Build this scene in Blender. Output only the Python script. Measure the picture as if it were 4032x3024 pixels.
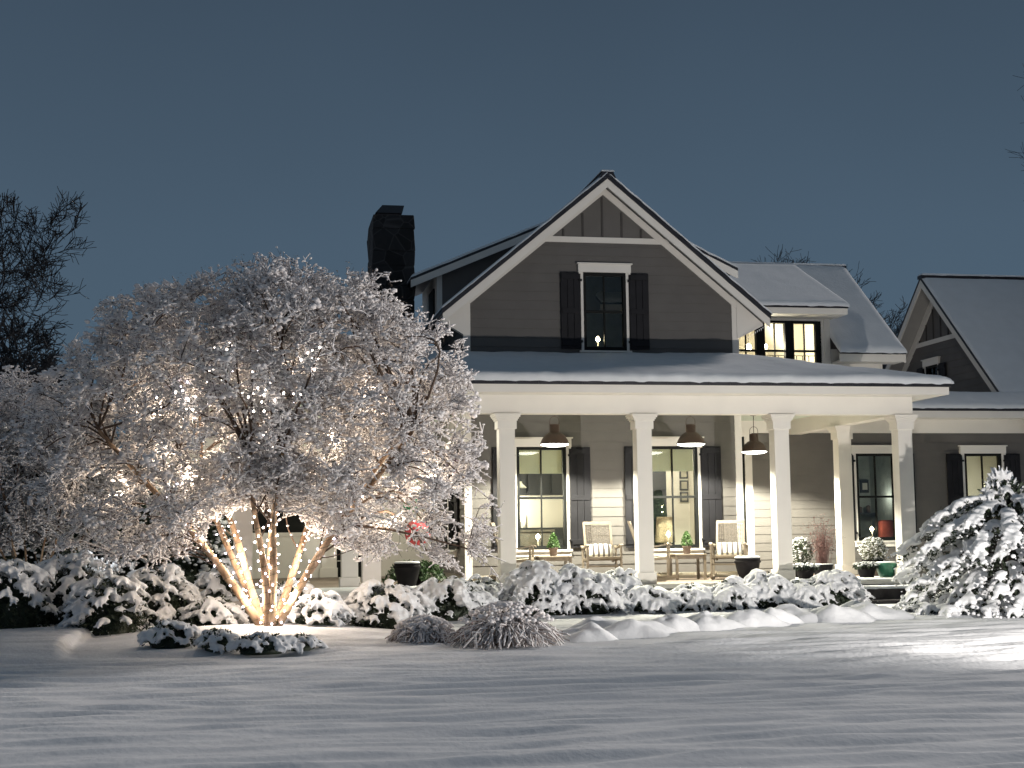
import bpy, bmesh, math, random
import numpy as np
from mathutils import Matrix, Vector, noise as mn
R_ = math.radians
rng = np.random.default_rng(7); random.seed(7)
for o in list(bpy.data.objects): bpy.data.objects.remove(o)
sc = bpy.context.scene
C = sc.collection
# ------------------------------------------------------------------ camera
F_PX, CX, CY = 5600.0, 2016.0, 1512.0
YAW, PITCH, ROLL = R_(10.45), R_(5.89), R_(-0.678)
EYE = np.array([0.0, 0.0, 1.30])
_f = np.array([math.sin(YAW)*math.cos(PITCH), math.cos(YAW)*math.cos(PITCH), math.sin(PITCH)])
_r = np.array([math.cos(YAW), -math.sin(YAW), 0.0]); _u = np.cross(_r, _f)
cr, sr = math.cos(ROLL), math.sin(ROLL)
RT, UP, FW = _r*cr+_u*sr, -_r*sr+_u*cr, _f
cd = bpy.data.cameras.new('camera'); cam = bpy.data.objects.new('camera', cd); C.objects.link(cam)
cd.sensor_width = 36; cd.lens = F_PX/4032*36; cd.clip_end = 3000; cd.clip_start = 0.1
m = Matrix.Identity(4)
for i in range(3):
    m[i][0] = RT[i]; m[i][1] = UP[i]; m[i][2] = -FW[i]; m[i][3] = EYE[i]
cam.matrix_world = m
sc.camera = cam
# ------------------------------------------------------------------ world, key light, exposure
w = bpy.data.worlds.new('World'); sc.world = w; w.use_nodes = True
nt = w.node_tree; bg = nt.nodes['Background']
sky = nt.nodes.new('ShaderNodeTexSky'); sky.sky_type = 'NISHITA'; sky.sun_disc = False
sky.sun_elevation = R_(2); sky.sun_rotation = R_(200)
tc = nt.nodes.new('ShaderNodeTexCoord'); sep = nt.nodes.new('ShaderNodeSeparateXYZ')
nt.links.new(tc.outputs['Generated'], sep.inputs[0])
ramp = nt.nodes.new('ShaderNodeValToRGB'); nt.links.new(sep.outputs['Z'], ramp.inputs[0])
e = ramp.color_ramp.elements
e[0].position = 0.0; e[0].color = (.078, .126, .175, 1)
e[1].position = 0.40; e[1].color = (.042, .067, .101, 1)
k = ramp.color_ramp.elements.new(0.20); k.color = (.066, .106, .154, 1)
k = ramp.color_ramp.elements.new(1.0); k.color = (.060, .085, .11, 1)
mx = nt.nodes.new('ShaderNodeMix'); mx.data_type = 'RGBA'; mx.blend_type = 'ADD'; mx.inputs[0].default_value = .0015
nz = nt.nodes.new('ShaderNodeTexNoise'); nz.inputs['Scale'].default_value = 3.0; nz.inputs['Detail'].default_value = 4
nt.links.new(tc.outputs['Generated'], nz.inputs['Vector'])
mr = nt.nodes.new('ShaderNodeMapRange'); mr.inputs[3].default_value = .9; mr.inputs[4].default_value = 1.1
nt.links.new(nz.outputs[0], mr.inputs[0])
vm = nt.nodes.new('ShaderNodeVectorMath'); vm.operation = 'SCALE'
nt.links.new(ramp.outputs[0], vm.inputs[0]); nt.links.new(mr.outputs[0], vm.inputs['Scale'])
nt.links.new(vm.outputs[0], mx.inputs[6]); nt.links.new(sky.outputs[0], mx.inputs[7])
nt.links.new(mx.outputs[2], bg.inputs[0]); bg.inputs[1].default_value = 1.0
ld = bpy.data.lights.new('sky_glow', 'SUN'); ld.energy = 1.8; ld.angle = R_(10); ld.color = (1, .92, .86)
sun = bpy.data.objects.new('sky_glow', ld); C.objects.link(sun); sun.rotation_euler = (R_(63), 0, R_(128))

def lamp(name, kind, loc, power, color, radius=.05, aim=None, cone=None, blend=.3):
    d = bpy.data.lights.new(name, kind); d.energy = power; d.color = color
    if kind in ('POINT', 'SPOT'): d.shadow_soft_size = radius
    o = bpy.data.objects.new(name, d); C.objects.link(o); o.location = loc
    if aim is not None:
        o.rotation_euler = (Vector(aim)-Vector(loc)).to_track_quat('-Z', 'Y').to_euler()
    if cone: d.spot_size = R_(cone); d.spot_blend = blend
    return o
# yard floodlight standing in the snow right of the frame, aimed at the house
FLOOD = (10.2, 12.6, .30)
lamp('yard_floodlight', 'SPOT', FLOOD, 2800, (1, .94, .87), .05, aim=(4.0, 24, 4.6), cone=135, blend=1.0)
# added fill lamp beyond the right edge, grazes the lawn ripples
lamp('lawn_fill', 'SPOT', (16.0, 18.5, 1.25), 1500, (1, .94, .88), .35, aim=(1.0, 12.0, .3), cone=88, blend=1.0)
vs = sc.view_settings
vs.view_transform = 'Standard'; vs.look = 'None'; vs.exposure = 0; vs.gamma = 1; vs.use_curve_mapping = False
sc.cycles.use_denoising = True
sc.cycles.max_bounces = 6; sc.cycles.diffuse_bounces = 3; sc.cycles.glossy_bounces = 2
sc.cycles.transparent_max_bounces = 8; sc.cycles.sample_clamp_indirect = 3
# ------------------------------------------------------------------ picture -> world helpers
def ray(x, y):
    return RT*(x-CX)/F_PX - UP*(y-CY)/F_PX + FW
def at(x, y, Y):                       # photo pixel -> world point on the vertical plane Y
    d = ray(x, y); return EYE + d*(Y-EYE[1])/d[1]
def atX(x, y, X):
    d = ray(x, y); return EYE + d*X/d[0]
def aX(x, y, Y): return float(at(x, y, Y)[0])
def aZ(x, y, Y): return float(at(x, y, Y)[2])
# ------------------------------------------------------------------ mesh helpers
class MB:
    def __init__(s, M=None): s.v = []; s.f = []; s.M = M
    def add(s, vs, fs):
        n = len(s.v); s.v += [tuple(p) for p in vs]; s.f += [tuple(i+n for i in f) for f in fs]; return s
    def box(s, a0, a1, b0, b1, c0, c1):
        """axis box; with a mapping M the axes are u, z, d (outward)"""
        P = [(a, b, c) for a in (a0, a1) for b in (b0, b1) for c in (c0, c1)]
        if s.M: P = [s.M(*p) for p in P]
        return s.add(P, [(0,1,3,2),(4,6,7,5),(0,4,5,1),(2,3,7,6),(0,2,6,4),(1,5,7,3)])
    def hexa(s, P):
        if s.M: P = [s.M(*p) for p in P]
        return s.add(P, [(0,1,2,3),(7,6,5,4),(0,4,5,1),(1,5,6,2),(2,6,7,3),(3,7,4,0)])
    def prism(s, poly, d0, d1, fn=None):
        fn = fn or s.M; n = len(poly)
        P = [fn(u, z, d0) for u, z in poly]+[fn(u, z, d1) for u, z in poly]
        return s.add(P, [tuple(range(n)), tuple(range(2*n-1, n-1, -1))]+[(i, (i+1)%n, (i+1)%n+n, i+n) for i in range(n)])
    def slab(s, quad, t):
        """quad of 4 points (top face), thickened downward by t"""
        P = [tuple(p) for p in quad]+[(p[0], p[1], p[2]-t) for p in quad]
        return s.add(P, [(0,1,2,3),(7,6,5,4),(0,4,5,1),(1,5,6,2),(2,6,7,3),(3,7,4,0)])
    def tube(s, pts, r, n=8, cap=True):
        pts = [Vector(p) for p in pts]; rs = r if hasattr(r, '__len__') else [r]*len(pts)
        rings = []; ref = None
        for i, p in enumerate(pts):
            t = (pts[min(i+1, len(pts)-1)]-pts[max(i-1, 0)]).normalized()
            if ref is None: ref = Vector((0,0,1)) if abs(t.z) < .9 else Vector((1,0,0))
            a = t.cross(ref).normalized(); b = a.cross(t); ref = b
            rings.append([p+(a*math.cos(2*math.pi*j/n)+b*math.sin(2*math.pi*j/n))*rs[i] for j in range(n)])
        V = [q for r_ in rings for q in r_]; Fs = []
        for i in range(len(pts)-1):
            for j in range(n): Fs.append((i*n+j, i*n+(j+1)%n, (i+1)*n+(j+1)%n, (i+1)*n+j))
        if cap: Fs += [tuple(range(n-1, -1, -1)), tuple(range((len(pts)-1)*n, len(pts)*n))]
        return s.add(V, Fs)
    def lathe(s, prof, cx, cy, n=24):
        V = []; Fs = []; m_ = len(prof)
        for r, z in prof:
            for j in range(n):
                a = 2*math.pi*j/n; V.append((cx+r*math.cos(a), cy+r*math.sin(a), z))
        for i in range(m_-1):
            for j in range(n): Fs.append((i*n+j, i*n+(j+1)%n, (i+1)*n+(j+1)%n, (i+1)*n+j))
        return s.add(V, Fs)
    def build(s, name, mat, parent=None, smooth=False, bevel=0, fix=True):
        me = bpy.data.meshes.new(name); me.from_pydata(s.v, [], s.f)
        if fix:
            b = bmesh.new(); b.from_mesh(me); bmesh.ops.recalc_face_normals(b, faces=b.faces); b.to_mesh(me); b.free()
        return link(name, me, mat, parent, smooth, bevel)
def link(name, me, mat, parent=None, smooth=False, bevel=0):
    o = bpy.data.objects.new(name, me); C.objects.link(o)
    if mat: me.materials.append(mat)
    if smooth: me.polygons.foreach_set('use_smooth', [True]*len(me.polygons))
    if bevel:
        mo = o.modifiers.new('bevel', 'BEVEL'); mo.width = bevel; mo.segments = 2; mo.limit_method = 'ANGLE'
    if parent:
        o.parent = parent
        o.matrix_parent_inverse = Matrix.Translation(parent.location).inverted() if False else Matrix.Identity(4)
        if parent.type == 'EMPTY' or True: o.location = (0, 0, 0)
    return o
def npmesh(name, V, Fq, mat, parent=None, smooth=False):
    """fast mesh from numpy arrays, faces all the same size"""
    V = np.asarray(V, dtype=np.float32); Fq = np.asarray(Fq, dtype=np.int32); k = Fq.shape[1]
    me = bpy.data.meshes.new(name); me.vertices.add(len(V)); me.vertices.foreach_set('co', V.ravel())
    me.loops.add(Fq.size); me.loops.foreach_set('vertex_index', Fq.ravel())
    me.polygons.add(len(Fq)); me.polygons.foreach_set('loop_start', np.arange(0, Fq.size, k, dtype=np.int32))
    me.polygons.foreach_set('loop_total', np.full(len(Fq), k, dtype=np.int32))
    if smooth: me.polygons.foreach_set('use_smooth', np.ones(len(Fq), dtype=bool))
    me.update(calc_edges=True)
    return link(name, me, mat, parent)
def empty(name, loc=(0,0,0), rz=0):
    o = bpy.data.objects.new(name, None); C.objects.link(o); o.empty_display_size = .2
    o.location = loc; o.rotation_euler.z = rz; return o
def tag(o, label, cat, group=None, kind=None):
    o['label'] = label
    if cat: o['category'] = cat
    if group: o['group'] = group
    if kind: o['kind'] = kind
    return o
def thing(name, label, cat, loc=(0,0,0), rz=0, group=None):
    return tag(empty(name, loc, rz), label, cat, group)
def copy_tree(o, parent=None):
    c = o.copy(); C.objects.link(c)
    if parent: c.parent = parent
    for ch in list(o.children): copy_tree(ch, c)
    return c
# ------------------------------------------------------------------ materials
def mat(name, col, rough=.6, var=.12, scale=6, bump=0, bscale=40, metallic=0, spec=.5, col2=None, stretch=None):
    m_ = bpy.data.materials.new(name); m_.use_nodes = True; t = m_.node_tree; b = t.nodes['Principled BSDF']
    b.inputs['Roughness'].default_value = rough; b.inputs['Metallic'].default_value = metallic
    b.inputs['Specular IOR Level'].default_value = spec
    co = t.nodes.new('ShaderNodeTexCoord'); mp = t.nodes.new('ShaderNodeMapping')
    if stretch: mp.inputs['Scale'].default_value = stretch
    t.links.new(co.outputs['Object'], mp.inputs[0])
    n = t.nodes.new('ShaderNodeTexNoise'); n.inputs['Scale'].default_value = scale; n.inputs['Detail'].default_value = 5
    t.links.new(mp.outputs[0], n.inputs['Vector'])
    r = t.nodes.new('ShaderNodeValToRGB'); t.links.new(n.outputs[0], r.inputs[0])
    c2 = col2 or tuple(min(1, c*(1+var)) for c in col); c1 = col if col2 else tuple(c*(1-var) for c in col)
    r.color_ramp.elements[0].position = .3; r.color_ramp.elements[0].color = (*c1, 1)
    r.color_ramp.elements[1].position = .7; r.color_ramp.elements[1].color = (*c2, 1)
    t.links.new(r.outputs[0], b.inputs['Base Color'])
    if bump:
        n2 = t.nodes.new('ShaderNodeTexNoise'); n2.inputs['Scale'].default_value = bscale; n2.inputs['Detail'].default_value = 4
        t.links.new(mp.outputs[0], n2.inputs['Vector'])
        bp = t.nodes.new('ShaderNodeBump'); bp.inputs['Strength'].default_value = bump; bp.inputs['Distance'].default_value = .02
        t.links.new(n2.outputs[0], bp.inputs['Height']); t.links.new(bp.outputs[0], b.inputs['Normal'])
    return m_
def emis(name, col, s, sample=True):
    m_ = bpy.data.materials.new(name); m_.use_nodes = True; t = m_.node_tree; b = t.nodes['Principled BSDF']
    b.inputs['Base Color'].default_value = (.8,.8,.8,1); b.inputs['Emission Color'].default_value = (*col, 1)
    b.inputs['Emission Strength'].default_value = s
    if not sample: m_.cycles.emission_sampling = 'NONE'
    return m_
M_SNOW = mat('snow', (.82, .83, .85), .85, .03, 3, .35, 22, spec=.2)
M_LAWN = mat('lawn_snow', (.80, .81, .83), .9, .03, 1.5, .35, 14, spec=.15)
M_ROOFSNOW = mat('roof_snow', (.80, .82, .84), .9, .03, 3, .25, 18, spec=.15)
M_TREESNOW = mat('branch_snow', (.82, .79, .79), .85, .05, 8, spec=.1)
M_SIDING = mat('siding_paint', (.122, .115, .109), .6, .07, 2.5, .1, 60, spec=.3)
M_TRIM = mat('white_trim', (.74, .71, .66), .5, .03, 2, .05, 50, spec=.3)
M_SOFFIT = mat('darkened_soffit', (.36, .35, .33), .6, .05, 3)  # darker than the trim, tones overlit soffits down in the colour
M_CEIL = mat('porch_ceiling', (.55, .62, .55), .6, .05, 3)
M_BLACK = mat('black_shutter', (.013, .013, .016), .6, .2, 5, spec=.2)
M_SASH = mat('black_sash', (.008, .009, .009), .6, .2, 5, spec=.15)
M_METAL = mat('dark_metal_roof', (.020, .020, .026), .4, .2, 4, metallic=.2)
M_DECK = mat('deck_boards', (.19, .15, .12), .6, .2, 6, .2, 30, stretch=(1, 8, 1))
M_STONEDARK = mat('dark_step_stone', (.05, .045, .045), .8, .4, 6, .4, 14)
M_WOOD = mat('teak_wood', (.17, .14, .105), .6, .2, 9, .15, 60)
M_WICKER = mat('wicker', (.085, .072, .06), .8, .3, 30, .8, 70)
M_LEAF = mat('dark_evergreen', (.018, .030, .014), .6, .5, 8)
M_LEAF2 = mat('fern_green', (.035, .085, .02), .6, .4, 8)
M_TOPIARY = mat('topiary_green', (.045, .10, .02), .6, .4, 14)
M_BARK = mat('smooth_bark', (.16, .085, .045), .7, .3, 9, .5, 20, col2=(.44, .32, .21), stretch=(1, 1, .35))
M_BRANCH = mat('dark_branch_bark', (.085, .055, .038), .8, .3, 7, .3, 20)
M_TWIG = mat('dark_twig', (.055, .042, .038), .8, .3, 6)
M_TWIG2 = mat('hazed_bare_twig', (.030, .034, .042), .9, .3, 6)  # air haze put into the colour, lighter and bluer
M_SEED = mat('seed_head', (.20, .16, .13), .9, .3, 20)
M_GRASS = mat('dry_grass', (.26, .19, .16), .8, .3, 8)
M_REDGRASS = mat('red_grass', (.15, .075, .07), .8, .3, 8)
M_POTDARK = mat('dark_pot', (.012, .011, .012), .9, .2, 6, spec=.1)
M_POTGREEN = mat('green_glazed_pot', (.03, .16, .10), .3, .25, 6)
M_TERRA = mat('grey_clay_pot', (.14, .10, .08), .8, .15, 9)
M_PENDANT = mat('brown_enamel', (.055, .030, .022), .5, .15, 4)
M_INT = mat('interior_wall', (.76, .72, .62), .8, .04, 2)
M_INTDARK = mat('dark_cabinet', (.03, .032, .036), .5, .2, 4)
M_CLOTH = mat('shade_cloth', (.70, .70, .60), .9, .05, 6)
_t = M_CLOTH.node_tree; _tr = _t.nodes.new('ShaderNodeBsdfTranslucent'); _tr.inputs[0].default_value = (.85, .82, .60, 1)
_ms = _t.nodes.new('ShaderNodeMixShader'); _ms.inputs[0].default_value = .45; _o = [n for n in _t.nodes if n.type == 'OUTPUT_MATERIAL'][0]
_t.links.new(_t.nodes['Principled BSDF'].outputs[0], _ms.inputs[1]); _t.links.new(_tr.outputs[0], _ms.inputs[2]); _t.links.new(_ms.outputs[0], _o.inputs[0])
M_CREAM = mat('cream_ceramic', (.75, .72, .65), .5, .03, 4)
E_WARM = emis('warm_bulb', (1, .80, .50), 60, False)
E_PEND = emis('pendant_glow', (1, .98, .88), 14, False)
E_STRING = emis('string_bulb', (1, .86, .72), 26, False)
E_STRING2 = emis('string_bulb_cool', (.93, .86, 1), 22, False)
def glass_mat():
    m_ = bpy.data.materials.new('window_glass'); m_.use_nodes = True; t = m_.node_tree; t.nodes.clear()
    o = t.nodes.new('ShaderNodeOutputMaterial'); mxs = t.nodes.new('ShaderNodeMixShader'); fr = t.nodes.new('ShaderNodeFresnel')
    fr.inputs[0].default_value = 1.5
    tr = t.nodes.new('ShaderNodeBsdfTransparent'); tr.inputs[0].default_value = (.9, .93, .92, 1)
    gl = t.nodes.new('ShaderNodeBsdfGlossy'); gl.inputs['Roughness'].default_value = .03
    n = t.nodes.new('ShaderNodeTexNoise'); n.inputs['Scale'].default_value = 1.2
    bp = t.nodes.new('ShaderNodeBump'); bp.inputs['Strength'].default_value = .06; bp.inputs['Distance'].default_value = .05
    co = t.nodes.new('ShaderNodeTexCoord'); t.links.new(co.outputs['Object'], n.inputs['Vector'])
    t.links.new(n.outputs[0], bp.inputs['Height']); t.links.new(bp.outputs[0], gl.inputs['Normal'])
    t.links.new(fr.outputs[0], mxs.inputs[0]); t.links.new(tr.outputs[0], mxs.inputs[1]); t.links.new(gl.outputs[0], mxs.inputs[2])
    t.links.new(mxs.outputs[0], o.inputs[0]); return m_
M_GLASS = glass_mat()
def stone_mat():
    m_ = mat('chimney_stone', (.035, .033, .033), .9, .4, 3); t = m_.node_tree; b = t.nodes['Principled BSDF']
    vo = t.nodes.new('ShaderNodeTexVoronoi'); vo.feature = 'DISTANCE_TO_EDGE'; vo.inputs['Scale'].default_value = 3.2
    v2 = t.nodes.new('ShaderNodeTexVoronoi'); v2.inputs['Scale'].default_value = 3.2
    co = t.nodes.new('ShaderNodeTexCoord'); t.links.new(co.outputs['Object'], vo.inputs['Vector']); t.links.new(co.outputs['Object'], v2.inputs['Vector'])
    r = t.nodes.new('ShaderNodeValToRGB'); r.color_ramp.elements[0].position = .0; r.color_ramp.elements[1].position = .05
    r.color_ramp.elements[0].color = (.035, .033, .033, 1); r.color_ramp.elements[1].color = (0, 0, 0, 1)
    t.links.new(vo.outputs['Distance'], r.inputs[0])
    hs = t.nodes.new('ShaderNodeValToRGB'); t.links.new(v2.outputs['Color'], hs.inputs[0])
    hs.color_ramp.elements[0].color = (.006, .006, .006, 1); hs.color_ramp.elements[1].color = (.030, .030, .032, 1)
    ad = t.nodes.new('ShaderNodeMix'); ad.data_type = 'RGBA'; ad.blend_type = 'ADD'; ad.inputs[0].default_value = 1
    t.links.new(r.outputs[0], ad.inputs[6]); t.links.new(hs.outputs[0], ad.inputs[7]); t.links.new(ad.outputs[2], b.inputs['Base Color'])
    bp = t.nodes.new('ShaderNodeBump'); bp.inputs['Distance'].default_value = .06; t.links.new(vo.outputs['Distance'], bp.inputs['Height'])
    t.links.new(bp.outputs[0], b.inputs['Normal']); return m_
M_STONE = stone_mat()
def stripe_mat():
    m_ = mat('striped_cloth', (.7, .68, .62), .9, .03, 10); t = m_.node_tree; b = t.nodes['Principled BSDF']
    co = t.nodes.new('ShaderNodeTexCoord'); sx = t.nodes.new('ShaderNodeSeparateXYZ'); t.links.new(co.outputs['Object'], sx.inputs[0])
    mu = t.nodes.new('ShaderNodeMath'); mu.operation = 'MULTIPLY'; mu.inputs[1].default_value = 10.5; t.links.new(sx.outputs['X'], mu.inputs[0])
    a = t.nodes.new('ShaderNodeMath'); a.operation = 'ADD'; a.inputs[1].default_value = .25; t.links.new(mu.outputs[0], a.inputs[0])
    fr = t.nodes.new('ShaderNodeMath'); fr.operation = 'FRACT'; t.links.new(a.outputs[0], fr.inputs[0])
    r = t.nodes.new('ShaderNodeValToRGB'); r.color_ramp.interpolation = 'CONSTANT'; t.links.new(fr.outputs[0], r.inputs[0])
    r.color_ramp.elements[0].color = (.72, .70, .63, 1); r.color_ramp.elements[1].position = .55; r.color_ramp.elements[1].color = (.09, .08, .08, 1)
    t.links.new(r.outputs[0], b.inputs['Base Color']); return m_
M_STRIPE = stripe_mat()
# ------------------------------------------------------------------ ground
def sstep(a, b, x):
    t = min(1, max(0, (x-a)/(b-a))); return t*t*(3-2*t)
def ground_base(x, y):
    z = -.10 + .10*sstep(11, 22, y)
    z += .16*math.exp(-(((x-.1)/1.7)**2+((y-18.6)/1.3)**2))                       # bed round the lit tree
    # raised edge of the path at the left
    z += .12*sstep(-.07, .07, -2.02-.09*math.sin((y-16.6)*1.5) - x)*sstep(16.0, 17.2, y)*(1-sstep(20.0, 21.2, y))
    return z
def gz(x, y):
    z = ground_base(x, y)
    if y < 24:
        a = .55+.45*sstep(24, 16, y)
        q = mn.noise(Vector((x*.42+1.3*mn.noise(Vector((x*.2, y*.5, 3))), y*2.7, 5))); q2 = mn.noise(Vector((x*.8, y*5.4, 9)))
        z += a*(.020*mn.noise(Vector((x*.40+3, y*.8, 0))) + .042*(.55-abs(q)*1.6) + .030*q2 + .010*mn.noise(Vector((x*2.2, y*9, 2))))
    return z
def gpt(x, y):
    """photo pixel -> ground point"""
    d = ray(x, y); z = -.05
    for _ in range(6):
        t = (z-EYE[2])/d[2]; p = EYE+d*t; z = ground_base(p[0], min(p[1], 30))
    return p
def build_ground():
    xs = np.concatenate([[-400, -120, -60, -30, -18], np.linspace(-12, 18, 430), [24, 34, 60, 120, 400]])
    ys = np.concatenate([[-200, -40, -8, 0, 4], 6+np.cumsum(np.linspace(.024, .075, 340)), [34, 40, 60, 120, 300, 900]])
    V = []; nx = len(xs)
    for y in ys:
        for x in xs: V.append((x, y, gz(x, y) if (-12 <= x <= 18 and 5 < y < 33) else ground_base(x, y)))
    I = np.arange(len(V)).reshape(len(ys), nx)
    Fq = np.stack([I[:-1,:-1].ravel(), I[:-1,1:].ravel(), I[1:,1:].ravel(), I[1:,:-1].ravel()], 1)
    o = npmesh('ground', V, Fq, M_LAWN, smooth=True)
    tag(o, 'snow covered lawn with soft wind ripples in front of the house', None, kind='structure')
build_ground()
# ------------------------------------------------------------------ the house
YW, YC, YE, YB = 26.2, 23.68, 23.20, 28.95          # gable wall, column fronts, porch eave, wing wall
house = thing('house', 'grey clapboard farmhouse with white trim, snowy roofs and lit front porch', 'house', (0,0,0))
FLOOR = aZ(2536, 2300, YC)
def MY(Y): return lambda u, z, d: (u, Y-d, z)
def MX(X): return lambda u, z, d: (X-d, u, z)       # wall facing -X, u = y
def siding(name, Mf, spans, z0, z1, openings, course=.178, parent=house, mate=None):
    """lap boards; spans(z)->(u0,u1)"""
    b = MB(Mf); z = z0
    while z < z1-.01:
        zt = min(z+course, z1)
        a0, a1 = spans(z); b0, b1 = spans(zt)
        if b1-b0 > .02:
            cuts = sorted([(o[0], o[1]) for o in openings if o[2] < zt-.005 and o[3] > z+.005])
            segs = []; cur0, cur1 = a0, b0
            for c in cuts:
                if c[0] > max(cur0, cur1): segs.append((cur0, c[0], cur1, c[0]))
                cur0 = cur1 = c[1]
            segs.append((cur0, a1, cur1, b1))
            for s0, s1, t0, t1 in segs:
                if s1-s0 < .01 or t1-t0 < .005: continue
                b.hexa([(s0, z-.008, .022), (s1, z-.008, .022), (t1, zt, .006), (t0, zt, .006),
                        (s0, z-.008, -.03), (s1, z-.008, -.03), (t1, zt, -.03), (t0, zt, -.03)])
        z = zt
    return b.build(name, mate or M_SIDING, parent)
win_things = []
def window(parent, Mf, u0, u1, z0, z1, hood=True, sill=True, shutters=(1, 1), shut_w=.40, label=None, casing=.05, muntin=True, rail=True, shade=0):
    """black double-hung window in the opening u0..u1 / z0..z1; returns frame (a part)"""
    f = MB(Mf); t = .055
    f.box(u0, u0+t, z0, z1, -.08, .035); f.box(u1-t, u1, z0, z1, -.08, .035)
    f.box(u0+t, u1-t, z1-t, z1, -.08, .033); f.box(u0+t, u1-t, z0, z0+t+.01, -.08, .033)
    zm = (z0+z1)/2
    if rail: f.box(u0+t, u1-t, zm-.022, zm+.022, -.05, .015)
    if muntin: um = (u0+u1)/2; f.box(um-.012, um+.012, z0+t, z1-t, -.045, .004)
    fr = f.build('window', M_SASH, parent)
    if label: fr['label'] = label
    MB(Mf).box(u0+t, u1-t, z0+t, z1-t, -.034, -.028).build('pane', M_GLASS, fr)
    if casing:
        MB(Mf).box(u0-casing, u0, z0-.01, z1, -.05, .045).build('casing', M_TRIM, fr); MB(Mf).box(u1, u1+casing, z0-.01, z1, -.05, .045).build('casing', M_TRIM, fr)
    if hood:
        h = MB(Mf); h.box(u0-.10, u1+.10, z1, z1+.155, -.03, .075); h.box(u0-.125, u1+.125, z1+.155, z1+.18, -.03, .105)
        h.box(u0-.09, u0-.04, z1-.035, z1, 0, .07); h.box(u1+.04, u1+.09, z1-.035, z1, 0, .07)
        h.build('head_trim', M_TRIM, fr, bevel=.004)
    if sill:
        s_ = MB(Mf); s_.box(u0-.09, u1+.09, z0-.045, z0-.01, -.05, .09); s_.box(u0-.07, u1+.07, z0-.14, z0-.045, -.02, .05)
        s_.build('sill', M_TRIM, fr, bevel=.004)
    for side, on in ((-1, shutters[0]), (1, shutters[1])):
        if not on: continue
        a = u0-casing-.012-shut_w if side < 0 else u1+casing+.012
        s_ = MB(Mf); n = 3; pw = shut_w/n
        for i in range(n): s_.box(a+i*pw+.004, a+(i+1)*pw-.004, z0+.02, z1-.005, .05, .068)
        s_.box(a+.002, a+shut_w-.002, z0+.02, z1-.005, .042, .05)
        for zz in (z0+.13, (z0+z1)/2, z1-.09): s_.box(a+.02, a+shut_w-.02, zz-.05, zz+.05, .068, .086)
        hx = a+shut_w if side < 0 else a
        for zz in (z0+.16, z1-.16): s_.box(hx-.03, hx+.03, zz-.02, zz+.02, .046, .10)
        s_.build('shutter', M_BLACK, fr, bevel=.003)
    if shade:
        MB(Mf).box(u0+t+.01, u1-t-.01, z1-t-shade, z1-t, -.075, -.070).build('blind', M_CLOTH, fr)
    return fr
# --- main gable volume
XL, XR = aX(1828, 1400, YW), aX(2908, 1500, YW)
YR = 25.8                                              # plane of the rake boards
APX = aX(2391, 690, YR); APZ = aZ(2391, 683, YR)       # apex of the roof's top surface
TIPR = at(3034, 1236, YR); TIPL = at(1752, 1216, YR)
SL = (APZ-TIPR[2])/(TIPR[0]-APX)
EL, ER = APX-(TIPR[0]-APX), float(TIPR[0])             # symmetric
EZ = APZ-SL*(ER-APX)
def roof_under(x): return APZ-.16-SL*abs(x-APX)        # underside / top of frieze on the wall
WALLTOP = roof_under(XR)
zP = aZ(2300, 1412, YW)                                # porch roof meets the wall
def W(x, y): p = at(x, y, YW); return float(p[0]), float(p[2])
def rect(x0, x1, y0, y1, Y):
    a = at(x0, (y0+y1)/2, Y); b = at(x1, (y0+y1)/2, Y); xm = (x0+x1)/2
    return float(a[0]), float(b[0]), aZ(xm, y1, Y), aZ(xm, y0, Y)
w1 = rect(2034, 2230, 1760, 2163, YW); w2 = rect(2551, 2748, 1757, 2158, YW); wg = rect(2296, 2464, 1075, 1380, YW)
wd = w1[1]-w1[0]
def gspan(z):
    if z <= WALLTOP: return XL+.05, XR-.05
    h = (APZ-.16-z)/SL; return max(XL+.05, APX-h), min(XR-.05, APX+h)
ZB0, ZB1 = aZ(2370, 958, YW), aZ(2370, 936, YW)        # collar board
siding('front_siding', MY(YW), gspan, FLOOR+.12, ZB0, [w1, w2, wg])
b = MB(MY(YW))                                         # board and batten peak
z = ZB1; a0, a1 = gspan(z); b.prism([(a0, z), (a1, z), (APX, APZ-.17)], -.03, .012); b.build('gable_peak_boards', M_SIDING, house)
M_BAT = mat('batten_paint', (.05, .045, .042), .6)
for i in range(-2, 3):
    u = APX-.02+i*.385; top = APZ-.16-SL*abs(u-APX)-.20
    if top > ZB1: b = MB(MY(YW)); b.box(u-.018, u+.018, ZB1, top, .012, .032); b.build('batten', M_BAT, house)
# trim on the gable wall
b = MB(MY(YW))
b.box(XL-.02, XL+.115, FLOOR, WALLTOP+.10, -.03, .036); b.build('corner_board', M_TRIM, house, bevel=.004)
b = MB(MY(YW)); b.box(XR-.115, XR+.02, FLOOR, WALLTOP+.10, -.03, .036); b.build('corner_board', M_TRIM, house, bevel=.004)
b = MB(MY(YW)); g0, g1 = gspan(ZB0); b.box(g0+.03, g1-.03, ZB0, ZB1, -.02, .034)
FW_ = APZ-.165-aZ(2370, 768, YW)
for s_ in (-1, 1):
    x0, x1 = APX, (XL if s_ < 0 else XR)
    zt0, zt1 = APZ-.165, roof_under(x1)
    b.hexa([(x0, zt0-FW_, .044), (x1, zt1-FW_, .044), (x1, zt1, .044), (x0, zt0, .044),
            (x0, zt0-FW_, -.02), (x1, zt1-FW_, -.02), (x1, zt1, -.02), (x0, zt0, -.02)])
b.build('frieze_board', M_TRIM, house)
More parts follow.
